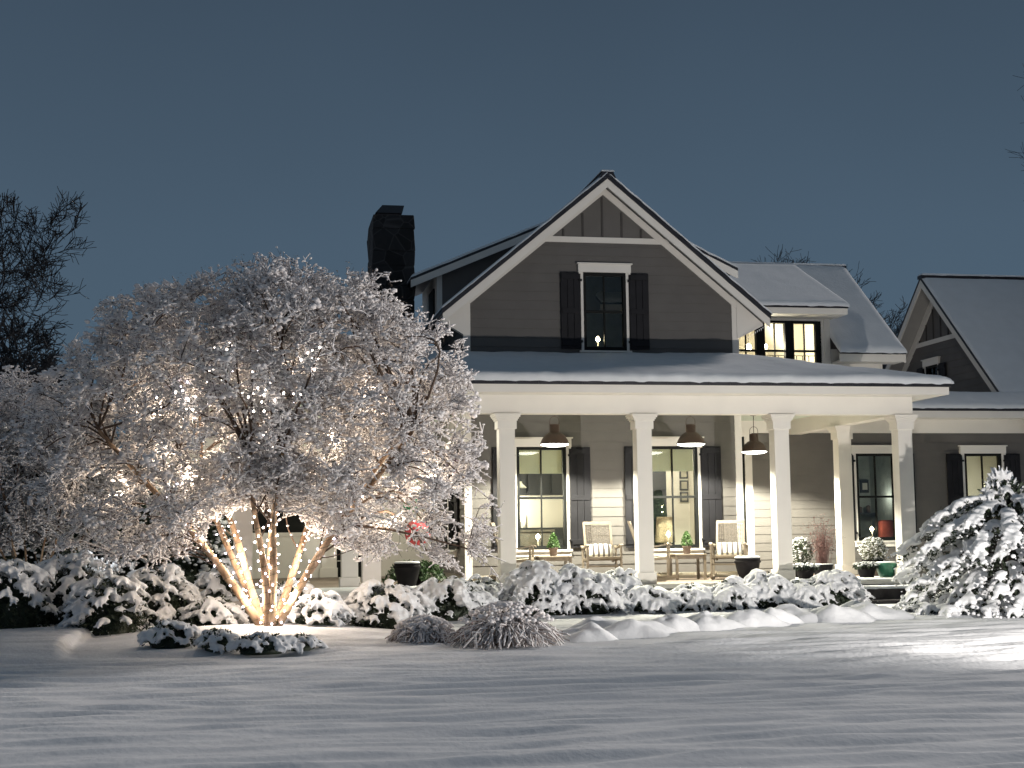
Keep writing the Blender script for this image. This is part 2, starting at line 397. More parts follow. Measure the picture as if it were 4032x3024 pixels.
# eave returns: white triangular boxed ends below the rake, left and right
for s_ in (-1, 1):
    xw = XL if s_ < 0 else XR; xe = (EL if s_ < 0 else ER)-s_*.03
    zt = roof_under(xw)+.05; ze = EZ-.14
    b = MB(MY(YW)); b.prism([(xw-s_*.02, zt-.02), (xe, ze), (xe, ze-.04), (xw+s_*.0, ze-.30), (xw-s_*.02, ze-.30)], -.10, .052)
    b.build('eave_return', M_TRIM, house)
# roof of the gable volume: slabs, rake boards, soffit
YBK = 33.5
def roofpt(x, y, dz=0): return (x, y, APZ-SL*abs(x-APX)+dz)
for s_ in (-1, 1):
    xe = EL if s_ < 0 else ER
    b = MB(); b.slab([roofpt(APX, YR-.03), roofpt(xe, YR-.03), roofpt(xe, YBK), roofpt(APX, YBK)], .10); b.build('roof', M_METAL, house)
    b = MB(); b.slab([roofpt(APX, YR-.005, -.102), roofpt(xe-s_*.015, YR-.005, -.102), roofpt(xe-s_*.015, YR+.035, -.102), roofpt(APX, YR+.035, -.102)], .165); b.build('rake_board', M_TRIM, house)
    b = MB(); b.slab([roofpt(APX, YR+.037, -.104), roofpt(xe-s_*.02, YR+.037, -.104), roofpt(xe-s_*.02, YBK, -.104), roofpt(APX, YBK, -.104)], .03); b.build('soffit', M_SOFFIT, house)
b = MB(MY(YR)); b.hexa([(APX-.16, APZ-.09, .05), (APX+.16, APZ-.09, .05), (APX+.10, APZ+.035, .05), (APX-.10, APZ+.035, .05), (APX-.16, APZ-.09, -7), (APX+.16, APZ-.09, -7), (APX+.10, APZ+.035, -7), (APX-.10, APZ+.035, -7)])
b.build('ridge_cap', M_METAL, house)
def snow_sheet(name, q, t=.10, nx=60, ny=14, parent=house, edge=.10, seed=0, amp=.25, drip=None):
    """snow lying on the quad q (p00,p10,p11,p01); rounded at its borders"""
    q = [np.array(p, float) for p in q]; L = np.linalg.norm(q[1]-q[0]); H = np.linalg.norm(q[3]-q[0])
    def axis(n, Ln):
        e_ = min(edge, Ln*.3); a = [0, e_*.08, e_*.25, e_*.5, e_]
        return np.array(a+list(np.linspace(e_, Ln-e_, n)[1:-1])+[Ln-v for v in a[::-1]])/Ln
    U, Vv = axis(nx, L), axis(ny, H); P = []
    for j, v in enumerate(Vv):
        for i, u in enumerate(U):
            p = q[0]*(1-u)*(1-v)+q[1]*u*(1-v)+q[2]*u*v+q[3]*(1-u)*v
            du, dv = min(u, 1-u)*L, min(v, 1-v)*H
            e_ = min(1, min(du, dv)/edge); h = t*math.sqrt(max(0, 1-(1-e_)**2))
            nn = mn.noise(Vector((p[0]*.9, p[1]*.9, seed)))*.6+mn.noise(Vector((p[0]*4, p[1]*4, seed+3)))*.3
            h *= 1+amp*nn
            q2 = p+np.array([0, 0, h])
            if v < .5 and dv < edge:      # wavy lower lip
                q2[1] -= .03*(1-dv/edge)*(mn.noise(Vector((p[0]*6, 0, seed)))+.3)
                q2[2] -= .03*(1-dv/edge)*max(0, mn.noise(Vector((p[0]*5, 7, seed)))+.1)
            P.append(q2)
    n = len(U); I = np.arange(len(P)).reshape(len(Vv), n)
    Fq = np.stack([I[:-1,:-1].ravel(), I[:-1,1:].ravel(), I[1:,1:].ravel(), I[1:,:-1].ravel()], 1)
    base = len(P); P += [(p[0], p[1], p[2]+.0) for p in [q[0]-np.array([0,0,.0]), q[1], q[2], q[3]]]
    return npmesh(name, P, Fq, M_ROOFSNOW, parent, smooth=True)
def S(p, dz=.004, dy=0): return (p[0], p[1]+dy, p[2]+dz)
snow_sheet('roof_snow', [S(roofpt(ER+.02, YR-.05)), S(roofpt(ER+.02, YBK)), S(roofpt(APX, YBK)), S(roofpt(APX, YR-.05))][::-1] if False else
           [S(roofpt(EL-.02, YR-.04)), S(roofpt(APX, YR-.04)), S(roofpt(APX, YBK)), S(roofpt(EL-.02, YBK))], .055, 30, 20, seed=1)
snow_sheet('roof_snow', [S(roofpt(APX, YR-.04)), S(roofpt(ER+.03, YR-.04)), S(roofpt(ER+.03, YBK)), S(roofpt(APX, YBK))], .065, 30, 20, seed=2)
snow_sheet('ridge_snow', [(APX-.13, YR-.05, APZ+.03), (APX+.13, YR-.05, APZ+.03), (APX+.13, YBK, APZ+.03), (APX-.13, YBK, APZ+.03)], .045, 8, 30, seed=3, edge=.06)
# side walls of the gable volume
siding('side_siding', MX(XL), lambda z: (YW+.03, 30.5), FLOOR+.12, WALLTOP+.1, [(27.3, 28.3, *w1[2:])])
b = MB(); b.box(XR-.06, XR, YW+.04, 33, FLOOR-.1, WALLTOP+.1); b.build('side_wall', M_SIDING, house)
window(house, MX(XL), 27.3, 28.3, w1[2], w1[3], label='window on the side wall by the entry')
# windows of the gable wall
window(house, MY(YW), *w1, label='lit kitchen window left of the middle column', shade=aZ(2130, 1779, YW)-aZ(2130, 1872, YW))
window(house, MY(YW), *w2, label='lit window right of the middle column', shade=aZ(2640, 1775, YW)-aZ(2640, 1862, YW))
window(house, MY(YW), *wg, label='dark upstairs window with one candle light', shut_w=.385)
# --- rooms behind the windows
def room(x0, x1, y0, y1, z0, z1, mate=None, name='room'):
    b = MB(); t = .04
    b.box(x0-t, x1+t, y1, y1+t, z0-t, z1+t); b.box(x0-t, x0, y0, y1, z0-t, z1+t); b.box(x1, x1+t, y0, y1, z0-t, z1+t)
    b.box(x0, x1, y0, y1, z0-t, z0); b.box(x0, x1, y0, y1, z1, z1+t)
    return b.build(name, mate or M_INT, house)
rf, rc = FLOOR+.05, FLOOR+2.8
xm = (w1[1]+w2[0])/2
room(XL+.1, xm-.02, YW+.12, YW+3.6, rf, rc); room(xm+.06, XR-.1, YW+.12, YW+3.0, rf, rc)
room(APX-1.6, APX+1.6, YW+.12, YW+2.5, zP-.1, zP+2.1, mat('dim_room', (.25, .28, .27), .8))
WARM = (1, .84, .58)
lamp('kitchen_light', 'POINT', (w1[0]+.2, YW+2.9, FLOOR+1.45), 150, (1, .90, .72), .08)
lamp('room_light', 'POINT', (w2[1]-.1, YW+1.6, FLOOR+2.3), 105, (1, .89, .76), .1)
lamp('kitchen_light', 'POINT', ((w1[0]+w1[1])/2+.1, YW+.75, w1[3]-.35), 22, (1, .94, .66), .06)  # added lamp near the window top, lights the blind from behind
lamp('room_light', 'POINT', ((w2[0]+w2[1])/2+.1, YW+.75, w2[3]-.25), 22, (1, .92, .66), .06)  # added the same way to make the right blind glow
# kitchen
kb = thing('kitchen_counter', 'dark kitchen cabinets seen through the left porch window', 'counter')
b = MB(); b.box(XL+.15, xm-.1, YW+3.0, YW+3.55, rf, rf+.9); b.box(XL+.15, xm-.1, YW+2.97, YW+3.5, rf+.9, rf+.94); b.build('base_cabinet', M_INTDARK, kb)
b = MB(); b.box(XL+.15, xm-.1, YW+3.1, YW+3.55, rf+1.62, rf+2.7)
for i in range(5): b.box(XL+.3+i*.5, XL+.74+i*.5, YW+3.08, YW+3.1, rf+1.66, rf+2.65)
b.build('wall_cabinet', M_INTDARK, kb)
isl = thing('kitchen_island', 'wooden island top inside the left porch window', 'table')
MB().box(w1[0]-.3, w1[1]-.1, YW+.9, YW+1.6, rf+.02, rf+.86).build('base', M_WOOD, isl); MB().box(w1[0]-.35, w1[1]-.05, YW+.85, YW+1.65, rf+.86, rf+.90).build('top', M_WOOD, isl)
for i, (dx, h, lb) in enumerate(((.0, .25, 'medium pale'), (.12, .18, 'shortest pale'), (.26, .30, 'tallest pale'))):
    jar = MB(); jar.lathe([(0, rf+.94), (.05, rf+.94), (.055, rf+.94+h*.7), (.02, rf+.94+h*.85), (.02, rf+.94+h), (0, rf+.94+h)], w1[1]-.45+dx, YW+3.15, 12)
    tag(jar.build('bottle', M_CREAM, None, True), lb+' bottle on the kitchen counter behind the left porch window', 'bottle', 'bottles on the kitchen counter')
cl = thing('ceiling_lamp', 'small white pendant inside the left porch window', 'lamp')
b = MB(); cxl, cyl, czl = w1[0]+.30, YW+1.2, rf+1.72
b.lathe([(.03, czl+.12), (.04, czl+.08), (.13, czl), (.12, czl-.01), (.03, czl+.07)], cxl, cyl, 16); b.build('shade', M_CREAM, cl, True)
MB().tube([(cxl, cyl, czl+.1), (cxl, cyl, rc)], .006, 6).build('cord', M_BLACK, cl)
# right room: picture frames, lampshade, small decorated tree
for i in range(3):
    zz = aZ(2690, 1860+i*46, YW+2.9); xx = aX(2695, 1850, YW+2.9)
    p_ = thing('picture_frame', ['topmost', 'middle', 'lowest'][i]+' of three small dark picture frames on the room wall', 'picture', group='picture frames in the room')
    b = MB(MY(YW+2.98)); b.box(xx-.09, xx+.09, zz-.13, zz+.08, 0, .03); b.build('frame', M_INTDARK, p_)
    b = MB(MY(YW+2.98)); b.box(xx-.06, xx+.06, zz-.10, zz+.05, .03, .034); b.build('print', mat('print_paper', (.35, .33, .26), .8), p_)
b = MB(MY(YW+2.99)); xa_ = aX(2600, 1900, YW+3); b.box(xa_-.75, xa_+.12, FLOOR+.05, FLOOR+2.15, 0, .02); b.build('inner_doorway', M_INTDARK, house)
it = thing('indoor_tree', 'small dark decorated tree with tiny lights inside the right porch window', 'tree')
_r = np.random.default_rng(3); xt_, yt_ = aX(2592, 2000, YW+1.3), YW+1.3; V_ = []
for _ in range(1500):
    h_ = _r.random(); a_ = _r.uniform(0, 6.28); q_ = .34*(1-h_*.8)*_r.uniform(.5, 1); V_.append((xt_+q_*math.cos(a_), yt_+q_*math.sin(a_), FLOOR+.35+1.35*h_))
b = MB()
for p_ in V_: b.add([(p_[0]-.03, p_[1], p_[2]), (p_[0], p_[1]-.01, p_[2]+.02), (p_[0]+.03, p_[1], p_[2]-.01), (p_[0], p_[1], p_[2]-.02)], [(0, 1, 2, 3)])
b.build('branches', M_LEAF, it, fix=False)
MB().tube([(xt_, yt_, FLOOR+.05), (xt_, yt_, FLOOR+1.7)], .02, 6).build('trunk', M_TWIG, it)
for p_ in V_[:16]: MB().lathe([(0, p_[2]-.012), (.012, p_[2]), (0, p_[2]+.012)], p_[0], p_[1]-.02, 6).build('bulb', E_WARM, it)
tl = thing('table_lamp', 'table lamp with a woven drum shade inside the right porch window', 'lamp')
lx, ly = aX(2618, 2050, YW+.8), YW+.8
lz0, lz1 = aZ(2618, 2135, YW+.8), aZ(2618, 2035, YW+.8)
MB().lathe([(.20, lz0), (.16, lz1)], lx, ly, 24).build('lamp_shade', mat('woven_shade', (.45, .36, .24), .9, .4, 40), tl, True)
MB().lathe([(.02, rf), (.10, rf+.02), (.04, rf+.2), (.03, lz0)], lx, ly, 16).build('lamp_base', M_CREAM, tl, True)
# --- porch: floor, steps, beams, columns, ceiling, roof
XC = [aX(1997, 1730, YC), aX(2536, 1700, YC), aX(3077, 1690, YC), aX(3563, 1690, YC)]
CW = .27
XEND = XC[3]+CW/2+.02                                  # right end of the beam
XLB = 1.62                                             # portico column line at the left
ZBM = aZ(2300, 1629, YC)                               # underside of the beam
ZEV = aZ(2700, 1504, YE)                               # top of the eave
XRE = aX(3742, 1502, YE)                               # right eave end
PS = (zP-ZEV)/(YW-YE)
b = MB(); b.box(-2.3, XEND+.10, YC-.10, 30.5, FLOOR-.05, FLOOR); b.box(-.5, XLB+.35, 20.5, YC-.10, FLOOR-.05, FLOOR-.002)
b.build('porch_floor', M_DECK, house)
b = MB(); b.box(-.45, XLB+.27, 20.58, 20.66, -.3, FLOOR-.05); b.box(XLB+.19, XLB+.27, 20.66, YC, -.3, FLOOR-.05)
b.box(XLB+.27, XEND+.04, YC-.02, YC+.05, -.3, FLOOR-.05); b.box(XEND-.03, XEND+.04, YC+.05, 28.9, -.3, FLOOR-.05)
b.build('porch_skirt', M_SIDING, house)
b = MB(); b.box(XLB+.29, XEND+.12, YC-.125, YC-.10, FLOOR-.075, FLOOR-.003); b.box(-.52, XLB+.36, 20.47, 20.5, FLOOR-.075, FLOOR-.003); b.box(XLB+.36, XLB+.385, 20.47, YC-.125, FLOOR-.075, FLOOR-.003); b.build('floor_edge_board', M_TRIM, house)
def beam(b, x0, x1, y0, y1):
    b.box(x0, x1, y0, y1, ZBM, ZBM+.40)
b = MB(); b.box(XLB-.15, XEND, YC-.02, YC+.26, ZBM, ZBM+.42); b.box(XEND-.28, XEND, YC+.26, YB-.02, ZBM+.002, ZBM+.418)
b.box(XLB-.15, XLB+.13, 20.9, YC-.02, ZBM+.002, ZBM+.418); b.box(-.30, XLB-.15, 20.9, 21.18, ZBM, ZBM+.42)
b.build('porch_beam', M_TRIM, house, bevel=.006)
b = MB()
for i, (dz, dd) in enumerate(((.36, .03), (.39, .06), (.42, .10))):
    b.box(XLB+.3, XEND+dd, YC-.02-dd, YC-.02-dd+.05, ZBM+dz, ZBM+dz+.03 if i < 2 else ZBM+dz+.035); b.box(XEND+dd-.05, XEND+dd-.001, YC-.02-dd+.05, YB-.05, ZBM+dz, ZBM+dz+.028)
b.build('crown_moulding', M_TRIM, house)
b = MB(); b.box(XL-2.2, XEND-.28, YC+.26, YB-.03, ZBM+.30, ZBM+.34); b.build('porch_ceiling', M_CEIL, house)
b = MB(); b.box(XLB-.1, XRE-.03, YE+.03, YC-.02, ZEV-.19, ZEV-.165); b.box(XEND, XRE-.03, YC-.02, YB-.3, ZEV-.19, ZEV-.165); b.build('porch_soffit', M_TRIM, house)
b = MB(); b.box(XLB-.1, XRE-.03, YE+.005, YE+.03, ZEV-.19, ZEV-.05); b.box(XRE-.055, XRE-.03, YE+.03, YB-.3, ZEV-.19, ZEV-.05); b.build('fascia', M_TRIM, house)
# columns: shaft with capital and base blocks
def column(x, y, z0=None, z1=None, half=CW/2):
    z0 = FLOOR if z0 is None else z0; z1 = ZBM if z1 is None else z1
    b = MB(); y1 = y+2*half
    b.box(x-half, x+half, y, y1, z0+.20, z1-.03); c = b.build('column', M_TRIM, house, bevel=.005)
    b = MB(); h2 = half+.03; b.box(x-h2, x+h2, y-.03, y1+.03, z0, z0+.20); b.build('column_base', M_TRIM, c, bevel=.008)
    b = MB(); h2 = half+.028; b.box(x-h2, x+h2, y-.028, y1+.028, z1-.26, z1-.12)
    for k_, dd in ((0, .045), (1, .062), (2, .082)): b.box(x-half-dd, x+half+dd, y-dd, y1+dd, z1-.12+k_*.03, z1-.09+k_*.03)
    b.box(x-half-.095, x+half+.095, y-.095, y1+.095, z1-.03, z1-.001); b.build('capital', M_TRIM, c, bevel=.004)
    return c
for x in XC: column(x, YC)
column(XEND-.14, 26.35)
column(XLB, YC); column(1.75, 20.93); column(-.10, 20.93)
# porch roof: front plane, right hip plane, left part over the portico
T = YW-YE
HX, HZ = XRE-T, ZEV+PS*T
LX0 = -.9
b = MB()
b.slab([(LX0+.7, YE, ZEV), (XRE, YE, ZEV), (HX, YW, HZ), (LX0+.7, YW, HZ)], .05); b.build('porch_roof', M_METAL, house)
b = MB(); b.slab([(XRE, YE, ZEV), (XRE, YB-.05, ZEV), (HX, YB-.05, HZ), (HX, YW, HZ)], .05); b.build('porch_roof', M_METAL, house)
b = MB(); b.slab([(LX0, 20.4, ZEV), (XLB+.6, 20.4, ZEV), (.2, 24.9, ZEV+.90), (-.2, 24.9, ZEV+.90)], .05)
b.slab([(XLB+.6, 20.4, ZEV-.001), (XLB+.6, YE+.02, ZEV-.001), (XLB+.3, 30.4, ZEV+.5), (.2, 24.9, ZEV+.90)], .05); b.build('portico_roof', M_METAL, house)
snow_sheet('roof_snow', [(LX0, 20.38, ZEV+.01), (XLB+.62, 20.38, ZEV+.01), (.2, 24.9, ZEV+.92), (-.2, 24.9, ZEV+.92)], .10, 30, 16, seed=12)
snow_sheet('porch_roof_snow', [(LX0+.7, YE-.05, ZEV+.0), (XRE+.05, YE-.05, ZEV+.0), (HX-.04, YW-.02, HZ+.01), (LX0+.7, YW-.02, HZ+.01)], .135, 150, 18, seed=5, edge=.11, amp=.45)
snow_sheet('porch_roof_snow', [(XRE+.04, YE-.04, ZEV), (XRE+.04, YB-.1, ZEV), (HX+.02, YB-.1, HZ+.01), (HX+.02, YW-.05, HZ+.01)], .12, 60, 18, seed=6, edge=.11)
b = MB(); u = LX0+.8
while u < XRE-.05:
    b.box(u-.008, u+.008, YE-.035, YE+.03, ZEV-.045, ZEV+.028); u += .372
b.box(LX0+.7, XRE+.01, YE-.02, YE+.004, ZEV-.055, ZEV-.004); b.box(XRE-.002, XRE+.02, YE+.004, YB-.1, ZEV-.055, ZEV-.004)
b.build('drip_edge', M_METAL, house)
b = MB(MY(YW)); b.box(XL-.4, XR, zP-.03, zP+.10, .024, .05); b.build('flashing', M_METAL, house)
# steps at the right bay
sx0, sx1 = aX(3330, 2340, YC-.3), XEND+.25
b = MB(); b.box(sx0, sx1, YC-.55, YC-.14, .02, FLOOR-.17); b.box(sx0-.05, sx1+.05, YC-.57, YC-.13, FLOOR-.17, FLOOR-.13); b.build('step', M_STONEDARK, house)
b = MB(); b.box(sx0-.2, sx1+.2, YC-1.0, YC-.58, -.1, .06); b.build('step', M_STONEDARK, house)
snow_sheet('step_snow', [(sx0-.06, YC-.58, FLOOR-.13), (sx1+.06, YC-.58, FLOOR-.13), (sx1+.06, YC-.13, FLOOR-.13), (sx0-.06, YC-.13, FLOOR-.13)], .045, 30, 5, edge=.05)
snow_sheet('floor_snow', [(XC[2]+.25, YC-.13, FLOOR+.001), (XEND+.12, YC-.13, FLOOR+.001), (XEND+.12, YC+.9, FLOOR+.001), (XC[2]+.25, YC+.9, FLOOR+.001)], .03, 40, 8, edge=.06)
snow_sheet('floor_snow', [(-.5, 20.46, FLOOR), (XLB+.38, 20.46, FLOOR), (XLB+.38, 23.5, FLOOR), (-.5, 23.5, FLOOR)], .05, 40, 8, edge=.06)
snow_sheet('floor_snow', [(XLB+.3, YC-.11, FLOOR+.001), (XC[0]-.15, YC-.11, FLOOR+.001), (XC[0]-.15, YC+.4, FLOOR+.001), (XLB+.3, YC+.4, FLOOR+.001)], .03, 40, 8, edge=.06)
# --- wing behind (wall YB) with wall windows
w3 = rect(3372, 3528, 1786, 2127, YB); w4 = rect(3800, 3947, 1786, 2127, YB)
XW0, XW1 = XR, 20.0
ZFR = aZ(3750, 1706, YB)
dr = rect(2880, 2936, 1720, 2290, YB)
siding('wing_siding', MY(YB), lambda z: (XW0, XW1), .1, ZFR, [w3, w4, (dr[0], dr[1], FLOOR, dr[3])])
window(house, MY(YB), *w3, label='dim window behind the corner column with a red cushion inside', shut_w=.37, shutters=(1, 1))
window(house, MY(YB), *w4, label='window at the right end behind the conifer', shut_w=.37)
b = MB(MY(YB)); b.box(dr[0]-.14, dr[0], FLOOR, dr[3]+.14, -.03, .045); b.box(dr[1], dr[1]+.16, FLOOR, dr[3]+.14, -.03, .045); b.box(dr[0], dr[1], dr[3], dr[3]+.14, -.03, .045)
d_ = b.build('door_frame', M_TRIM, house); MB(MY(YB)).box(dr[0], dr[1], FLOOR, dr[3], -.06, -.02).build('door', M_SASH, d_)
b = MB(MY(YB)); b.box(XW0, XW1, ZFR, ZFR+.34, -.03, .03); b.build('wing_frieze', M_TRIM, house)
YWE = 28.25; ZWE = aZ(3800, 1608, YWE)
b = MB(); b.box(XEND+.3, XW1, YWE+.02, YB-.03, ZWE-.19, ZWE-.16); b.build('wing_soffit', M_TRIM, house)
b = MB(); b.box(XEND+.3, XW1, YWE-.005, YWE+.02, ZWE-.20, ZWE-.055); b.build('wing_fascia', M_TRIM, house)
# right gabled building: ridge along X, gable end facing left
Gx = atX; 
Pb = at(3941, 1557, 29.0); XG = float(Pb[0]); 
Pt = atX(3622, 1091, XG); YG, ZG = float(Pt[1]), float(Pt[2]); ZGb = float(Pb[2]); SG = (ZG-ZGb)/(YG-29.0)
b = MB(); low = [(XEND+.32, YWE, ZWE), (XW1+2, YWE, ZWE), (XW1+2, 29.0, ZGb-.02), (XEND+.32, 29.0, ZGb-.02)]
b.slab(low, .05); b.build('wing_roof', M_METAL, house)
b = MB(); u = XEND+.4
while u < XW1: b.box(u-.008, u+.008, YWE-.03, YWE+.02, ZWE-.04, ZWE+.03); u += .40
b.box(XEND+.32, XW1, YWE-.022, YWE-.006, ZWE-.055, ZWE-.002); b.build('drip_edge', M_METAL, house)
snow_sheet('wing_roof_snow', [(XEND+.3, YWE-.05, ZWE), (XW1+2, YWE-.05, ZWE), (XW1+2, 29.05, ZGb+.0), (XEND+.3, 29.05, ZGb+.0)], .11, 110, 8, seed=8, edge=.09)
def gp(x, y, dz=0): return (x, y, ZG-SG*abs(y-YG)+dz)
YGb = YG+(YG-29.0)
for ys in (29.0, YGb):
    b = MB(); b.slab([gp(XG, YG), gp(XW1+6, YG), gp(XW1+6, ys), gp(XG, ys)], .06); b.build('roof', M_METAL, house)
    b = MB(); b.slab([gp(XG+.01, YG, -.065), gp(XG+.05, YG, -.065), gp(XG+.05, ys, -.065), gp(XG+.01, ys, -.065)], .19); b.build('rake_board', M_TRIM, house)
    b = MB(); b.slab([gp(XG+.05, YG, -.07), gp(XG+.62, YG, -.07), gp(XG+.62, ys, -.07), gp(XG+.05, ys, -.07)], .05); b.build('soffit', M_SOFFIT, house)
XGW = XG+.50
MG = lambda u, z, d: (XGW-d, u, z)
def ggs(z):
    h = (ZG-.10-z)/SG; return YG-h, YG+h
zc0 = ZG-1.62
b = MB(MG); a0, a1 = ggs(zc0+.1); b.prism([(a0, zc0+.1), (a1, zc0+.1), (YG, ZG-.1)], -.05, .0); b.build('gable_peak_boards', M_SIDING, house)
for i in range(-3, 4):
    u = YG+i*.38; tp = ZG-.2-SG*abs(u-YG)-.2
    if tp > zc0+.15: b = MB(MG); b.box(u-.02, u+.02, zc0+.1, tp, 0, .02); b.build('batten', M_BAT, house)
wr0, wr1 = sorted([float(atX(3700, 1500, XGW)[1]), float(atX(3652, 1500, XGW)[1])]); wz1 = float(atX(3680, 1437, XGW)[2])
wr = (wr0, wr1, wz1-1.3, wz1)
siding('gable_end_siding', MG, ggs, ZGb-.8, zc0, [wr])
window(house, MG, *wr, shut_w=.37, label='small upper window of the gable end at the right')
b = MB(MG); a0, a1 = ggs(zc0); b.box(a0+.02, a1-.02, zc0, zc0+.11, -.02, .03)
for s_ in (-1, 1):
    ye = YG+s_*(YG-29.0)
    b.hexa([(YG, ZG-.12-.26, .035), (ye, ZG-.12-.26-SG*abs(ye-YG), .035), (ye, ZG-.12-SG*abs(ye-YG), .035), (YG, ZG-.12, .035),
            (YG, ZG-.12-.26, -.02), (ye, ZG-.12-.26-SG*abs(ye-YG), -.02), (ye, ZG-.12-SG*abs(ye-YG), -.02), (YG, ZG-.12, -.02)])
b.build('frieze_board', M_TRIM, house)
snow_sheet('roof_snow', [S(gp(XG+.02, 29.0)), S(gp(XW1+6, 29.0)), S(gp(XW1+6, YG)), S(gp(XG+.02, YG))], .07, 40, 20, seed=9)
b = MB(); b.box(XG-.01, XW1+6, YG-.12, YG+.12, ZG-.05, ZG+.035); b.build('ridge_cap', M_METAL, house)
snow_sheet('ridge_snow', [(XG, YG-.11, ZG+.036), (XW1+6, YG-.11, ZG+.036), (XW1+6, YG+.11, ZG+.036), (XG, YG+.11, ZG+.036)], .05, 40, 4, edge=.05)
# central roof with shed dormer
Pe = at(3568, 1385, 28.45); XCR = float(Pe[0]); ZCE = float(Pe[2])
Pr = atX(3326, 1056, XCR); YCR, ZCR = float(Pr[1]), float(Pr[2]); SC = (ZCR-ZCE)/(YCR-28.45)
def cp(x, y, dz=0): return (x, y, ZCR-SC*abs(y-YCR)+dz)
XD1 = aX(3263, 1300, YB)                               # right edge of the dormer wall
XCL = APX-1
YCB = 2*YCR-28.45
b = MB(); b.slab([cp(XD1+.02, 28.45), cp(XCR, 28.45), cp(XCR, YCR), cp(XD1+.02, YCR)], .055); b.build('roof', M_METAL, house)
b = MB(); b.slab([cp(XCL, YCR), cp(XCR, YCR), cp(XCR, YCB), cp(XCL, YCB)], .055); b.build('roof', M_METAL, house)
b = MB(); b.box(XCL, XCR-.01, YCR-.12, YCR+.12, ZCR-.06, ZCR+.035); b.build('ridge_cap', M_METAL, house)
snow_sheet('roof_snow', [S(cp(XD1+.0, 28.40)), S(cp(XCR, 28.40)), S(cp(XCR, YCR)), S(cp(XD1+.0, YCR))], .11, 30, 24, seed=14, edge=.12)
snow_sheet('ridge_snow', [(XCL, YCR-.11, ZCR+.036), (XCR, YCR-.11, ZCR+.036), (XCR, YCR+.11, ZCR+.036), (XCL, YCR+.11, ZCR+.036)], .05, 40, 4, edge=.05)
b = MB(); b.slab([cp(XCR-.05, 28.45, -.06), cp(XCR-.01, 28.45, -.06), cp(XCR-.01, YCR, -.06), cp(XCR-.05, YCR, -.06)], .18)
b.box(XD1+.02, XCR-.05, 28.46, 28.49, ZCE-.22, ZCE-.06); b.build('fascia', M_TRIM, house)
b = MB(); b.box(XD1+.02, XCR-.35, YB-.03, YB+.03, ZCE-.45, ZCE+.1); b.box(XCR-.40, XCR-.35, YB-.05, YCB-.5, ZWE, ZCE+.1); b.box(XD1+.02, XCR-.06, 28.49, YB, ZCE-.22, ZCE-.19)
b.build('wing_upper_trim', M_TRIM, house)
b = MB(); b.prism([(YB, ZWE), (YB, ZCE+.2), (YCR, ZCR-.15), (YCB-.5, ZCE+.2), (YCB-.5, ZWE)], 0, .02, lambda u, z, d: (XCR-.38+d, u, z)); b.build('wing_gable_wall', M_SIDING, house)
b = MB(); b.box(XD1+.1, XCR-.42, YB-.01, YB+.03, ZWE, ZCE-.45); b.build('wing_upper_wall', M_SIDING, house)
# dormer
YDE = 28.30
Pd = at(3341, 1205, YDE); XDE, ZDE = float(Pd[0]), float(Pd[2]); SD = (ZCR-.06-ZDE)/(YCR-.25-YDE)
def dp(x, y, dz=0): return (x, y, ZDE+SD*(y-YDE)+dz)
XDL = XR-2.2
b = MB(); b.slab([dp(XDL, YDE), dp(XDE, YDE), dp(XDE, YCR-.25), dp(XDL, YCR-.25)], .05); b.build('dormer_roof', M_METAL, house)
snow_sheet('dormer_snow', [dp(XDL, YDE-.04, .005), dp(XDE+.02, YDE-.04, .005), dp(XDE+.02, YCR-.25, .005), dp(XDL, YCR-.25, .005)], .085, 60, 18, seed=17, edge=.09)
b = MB(); b.box(XDL, XDE-.02, YDE+.01, YDE+.035, ZDE-.18, ZDE-.052); b.box(XDL, XDE-.03, YDE+.035, YB-.03, ZDE-.18, ZDE-.155)
b.box(XDE-.05, XDE-.02, YDE+.035, YB+.6, ZDE-.16, ZDE-.04); b.build('fascia', M_TRIM, house)
wdx0, wdx1 = aX(2870, 1330, YB), aX(3230, 1330, YB); wdz0, wdz1 = aZ(3060, 1500, YB), aZ(3060, 1263, YB)
b = MB(MY(YB)); b.box(wdx1, XD1, wdz0-.3, ZDE+.25, -.04, .02); b.box(XR-.3, wdx1, wdz1, ZDE+.25, -.04, .02); b.box(XR-.3, wdx1, wdz0-.6, wdz0, -.04, .02)
b.box(XD1-.12, XD1+.01, wdz0-.3, ZDE+.2, .02, .035); b.build('dormer_wall', M_TRIM, house)
b = MB(); b.prism([(YB+.03, wdz0-.3), (YB+.03, ZDE+.2), (YCR-.3, ZCR-.15), (YCR-.3, wdz0)], 0, .04, lambda u, z, d: (XD1-.02+d-.03, u, z)); b.build('dormer_cheek', M_TRIM, house)
wds = (wdx1-wdx0)/3
xe_ = [aX(v, 1330, YB) for v in (3227, 3107, 2993, 2880)]
for i in range(3):
    window(house, MY(YB), xe_[i+1]+.045, xe_[i]-.045, wdz0, wdz1, hood=False, sill=False, shutters=(0, 0), casing=0.0, label=('right', 'middle', 'left')[i]+' window of the lit dormer')
room(XR-.5, XD1-.1, YB+.12, YB+2.3, wdz0-.4, ZDE+.35)
b = MB(); b.prism([(XD1-1.3, ZDE+.36), (XD1-.1, ZDE+.36), (XD1-.1, wdz0+.3)], YB+1.2, YB+2.28, lambda u, z, d: (u, d, z)); b.build('sloped_ceiling', M_INT, house)
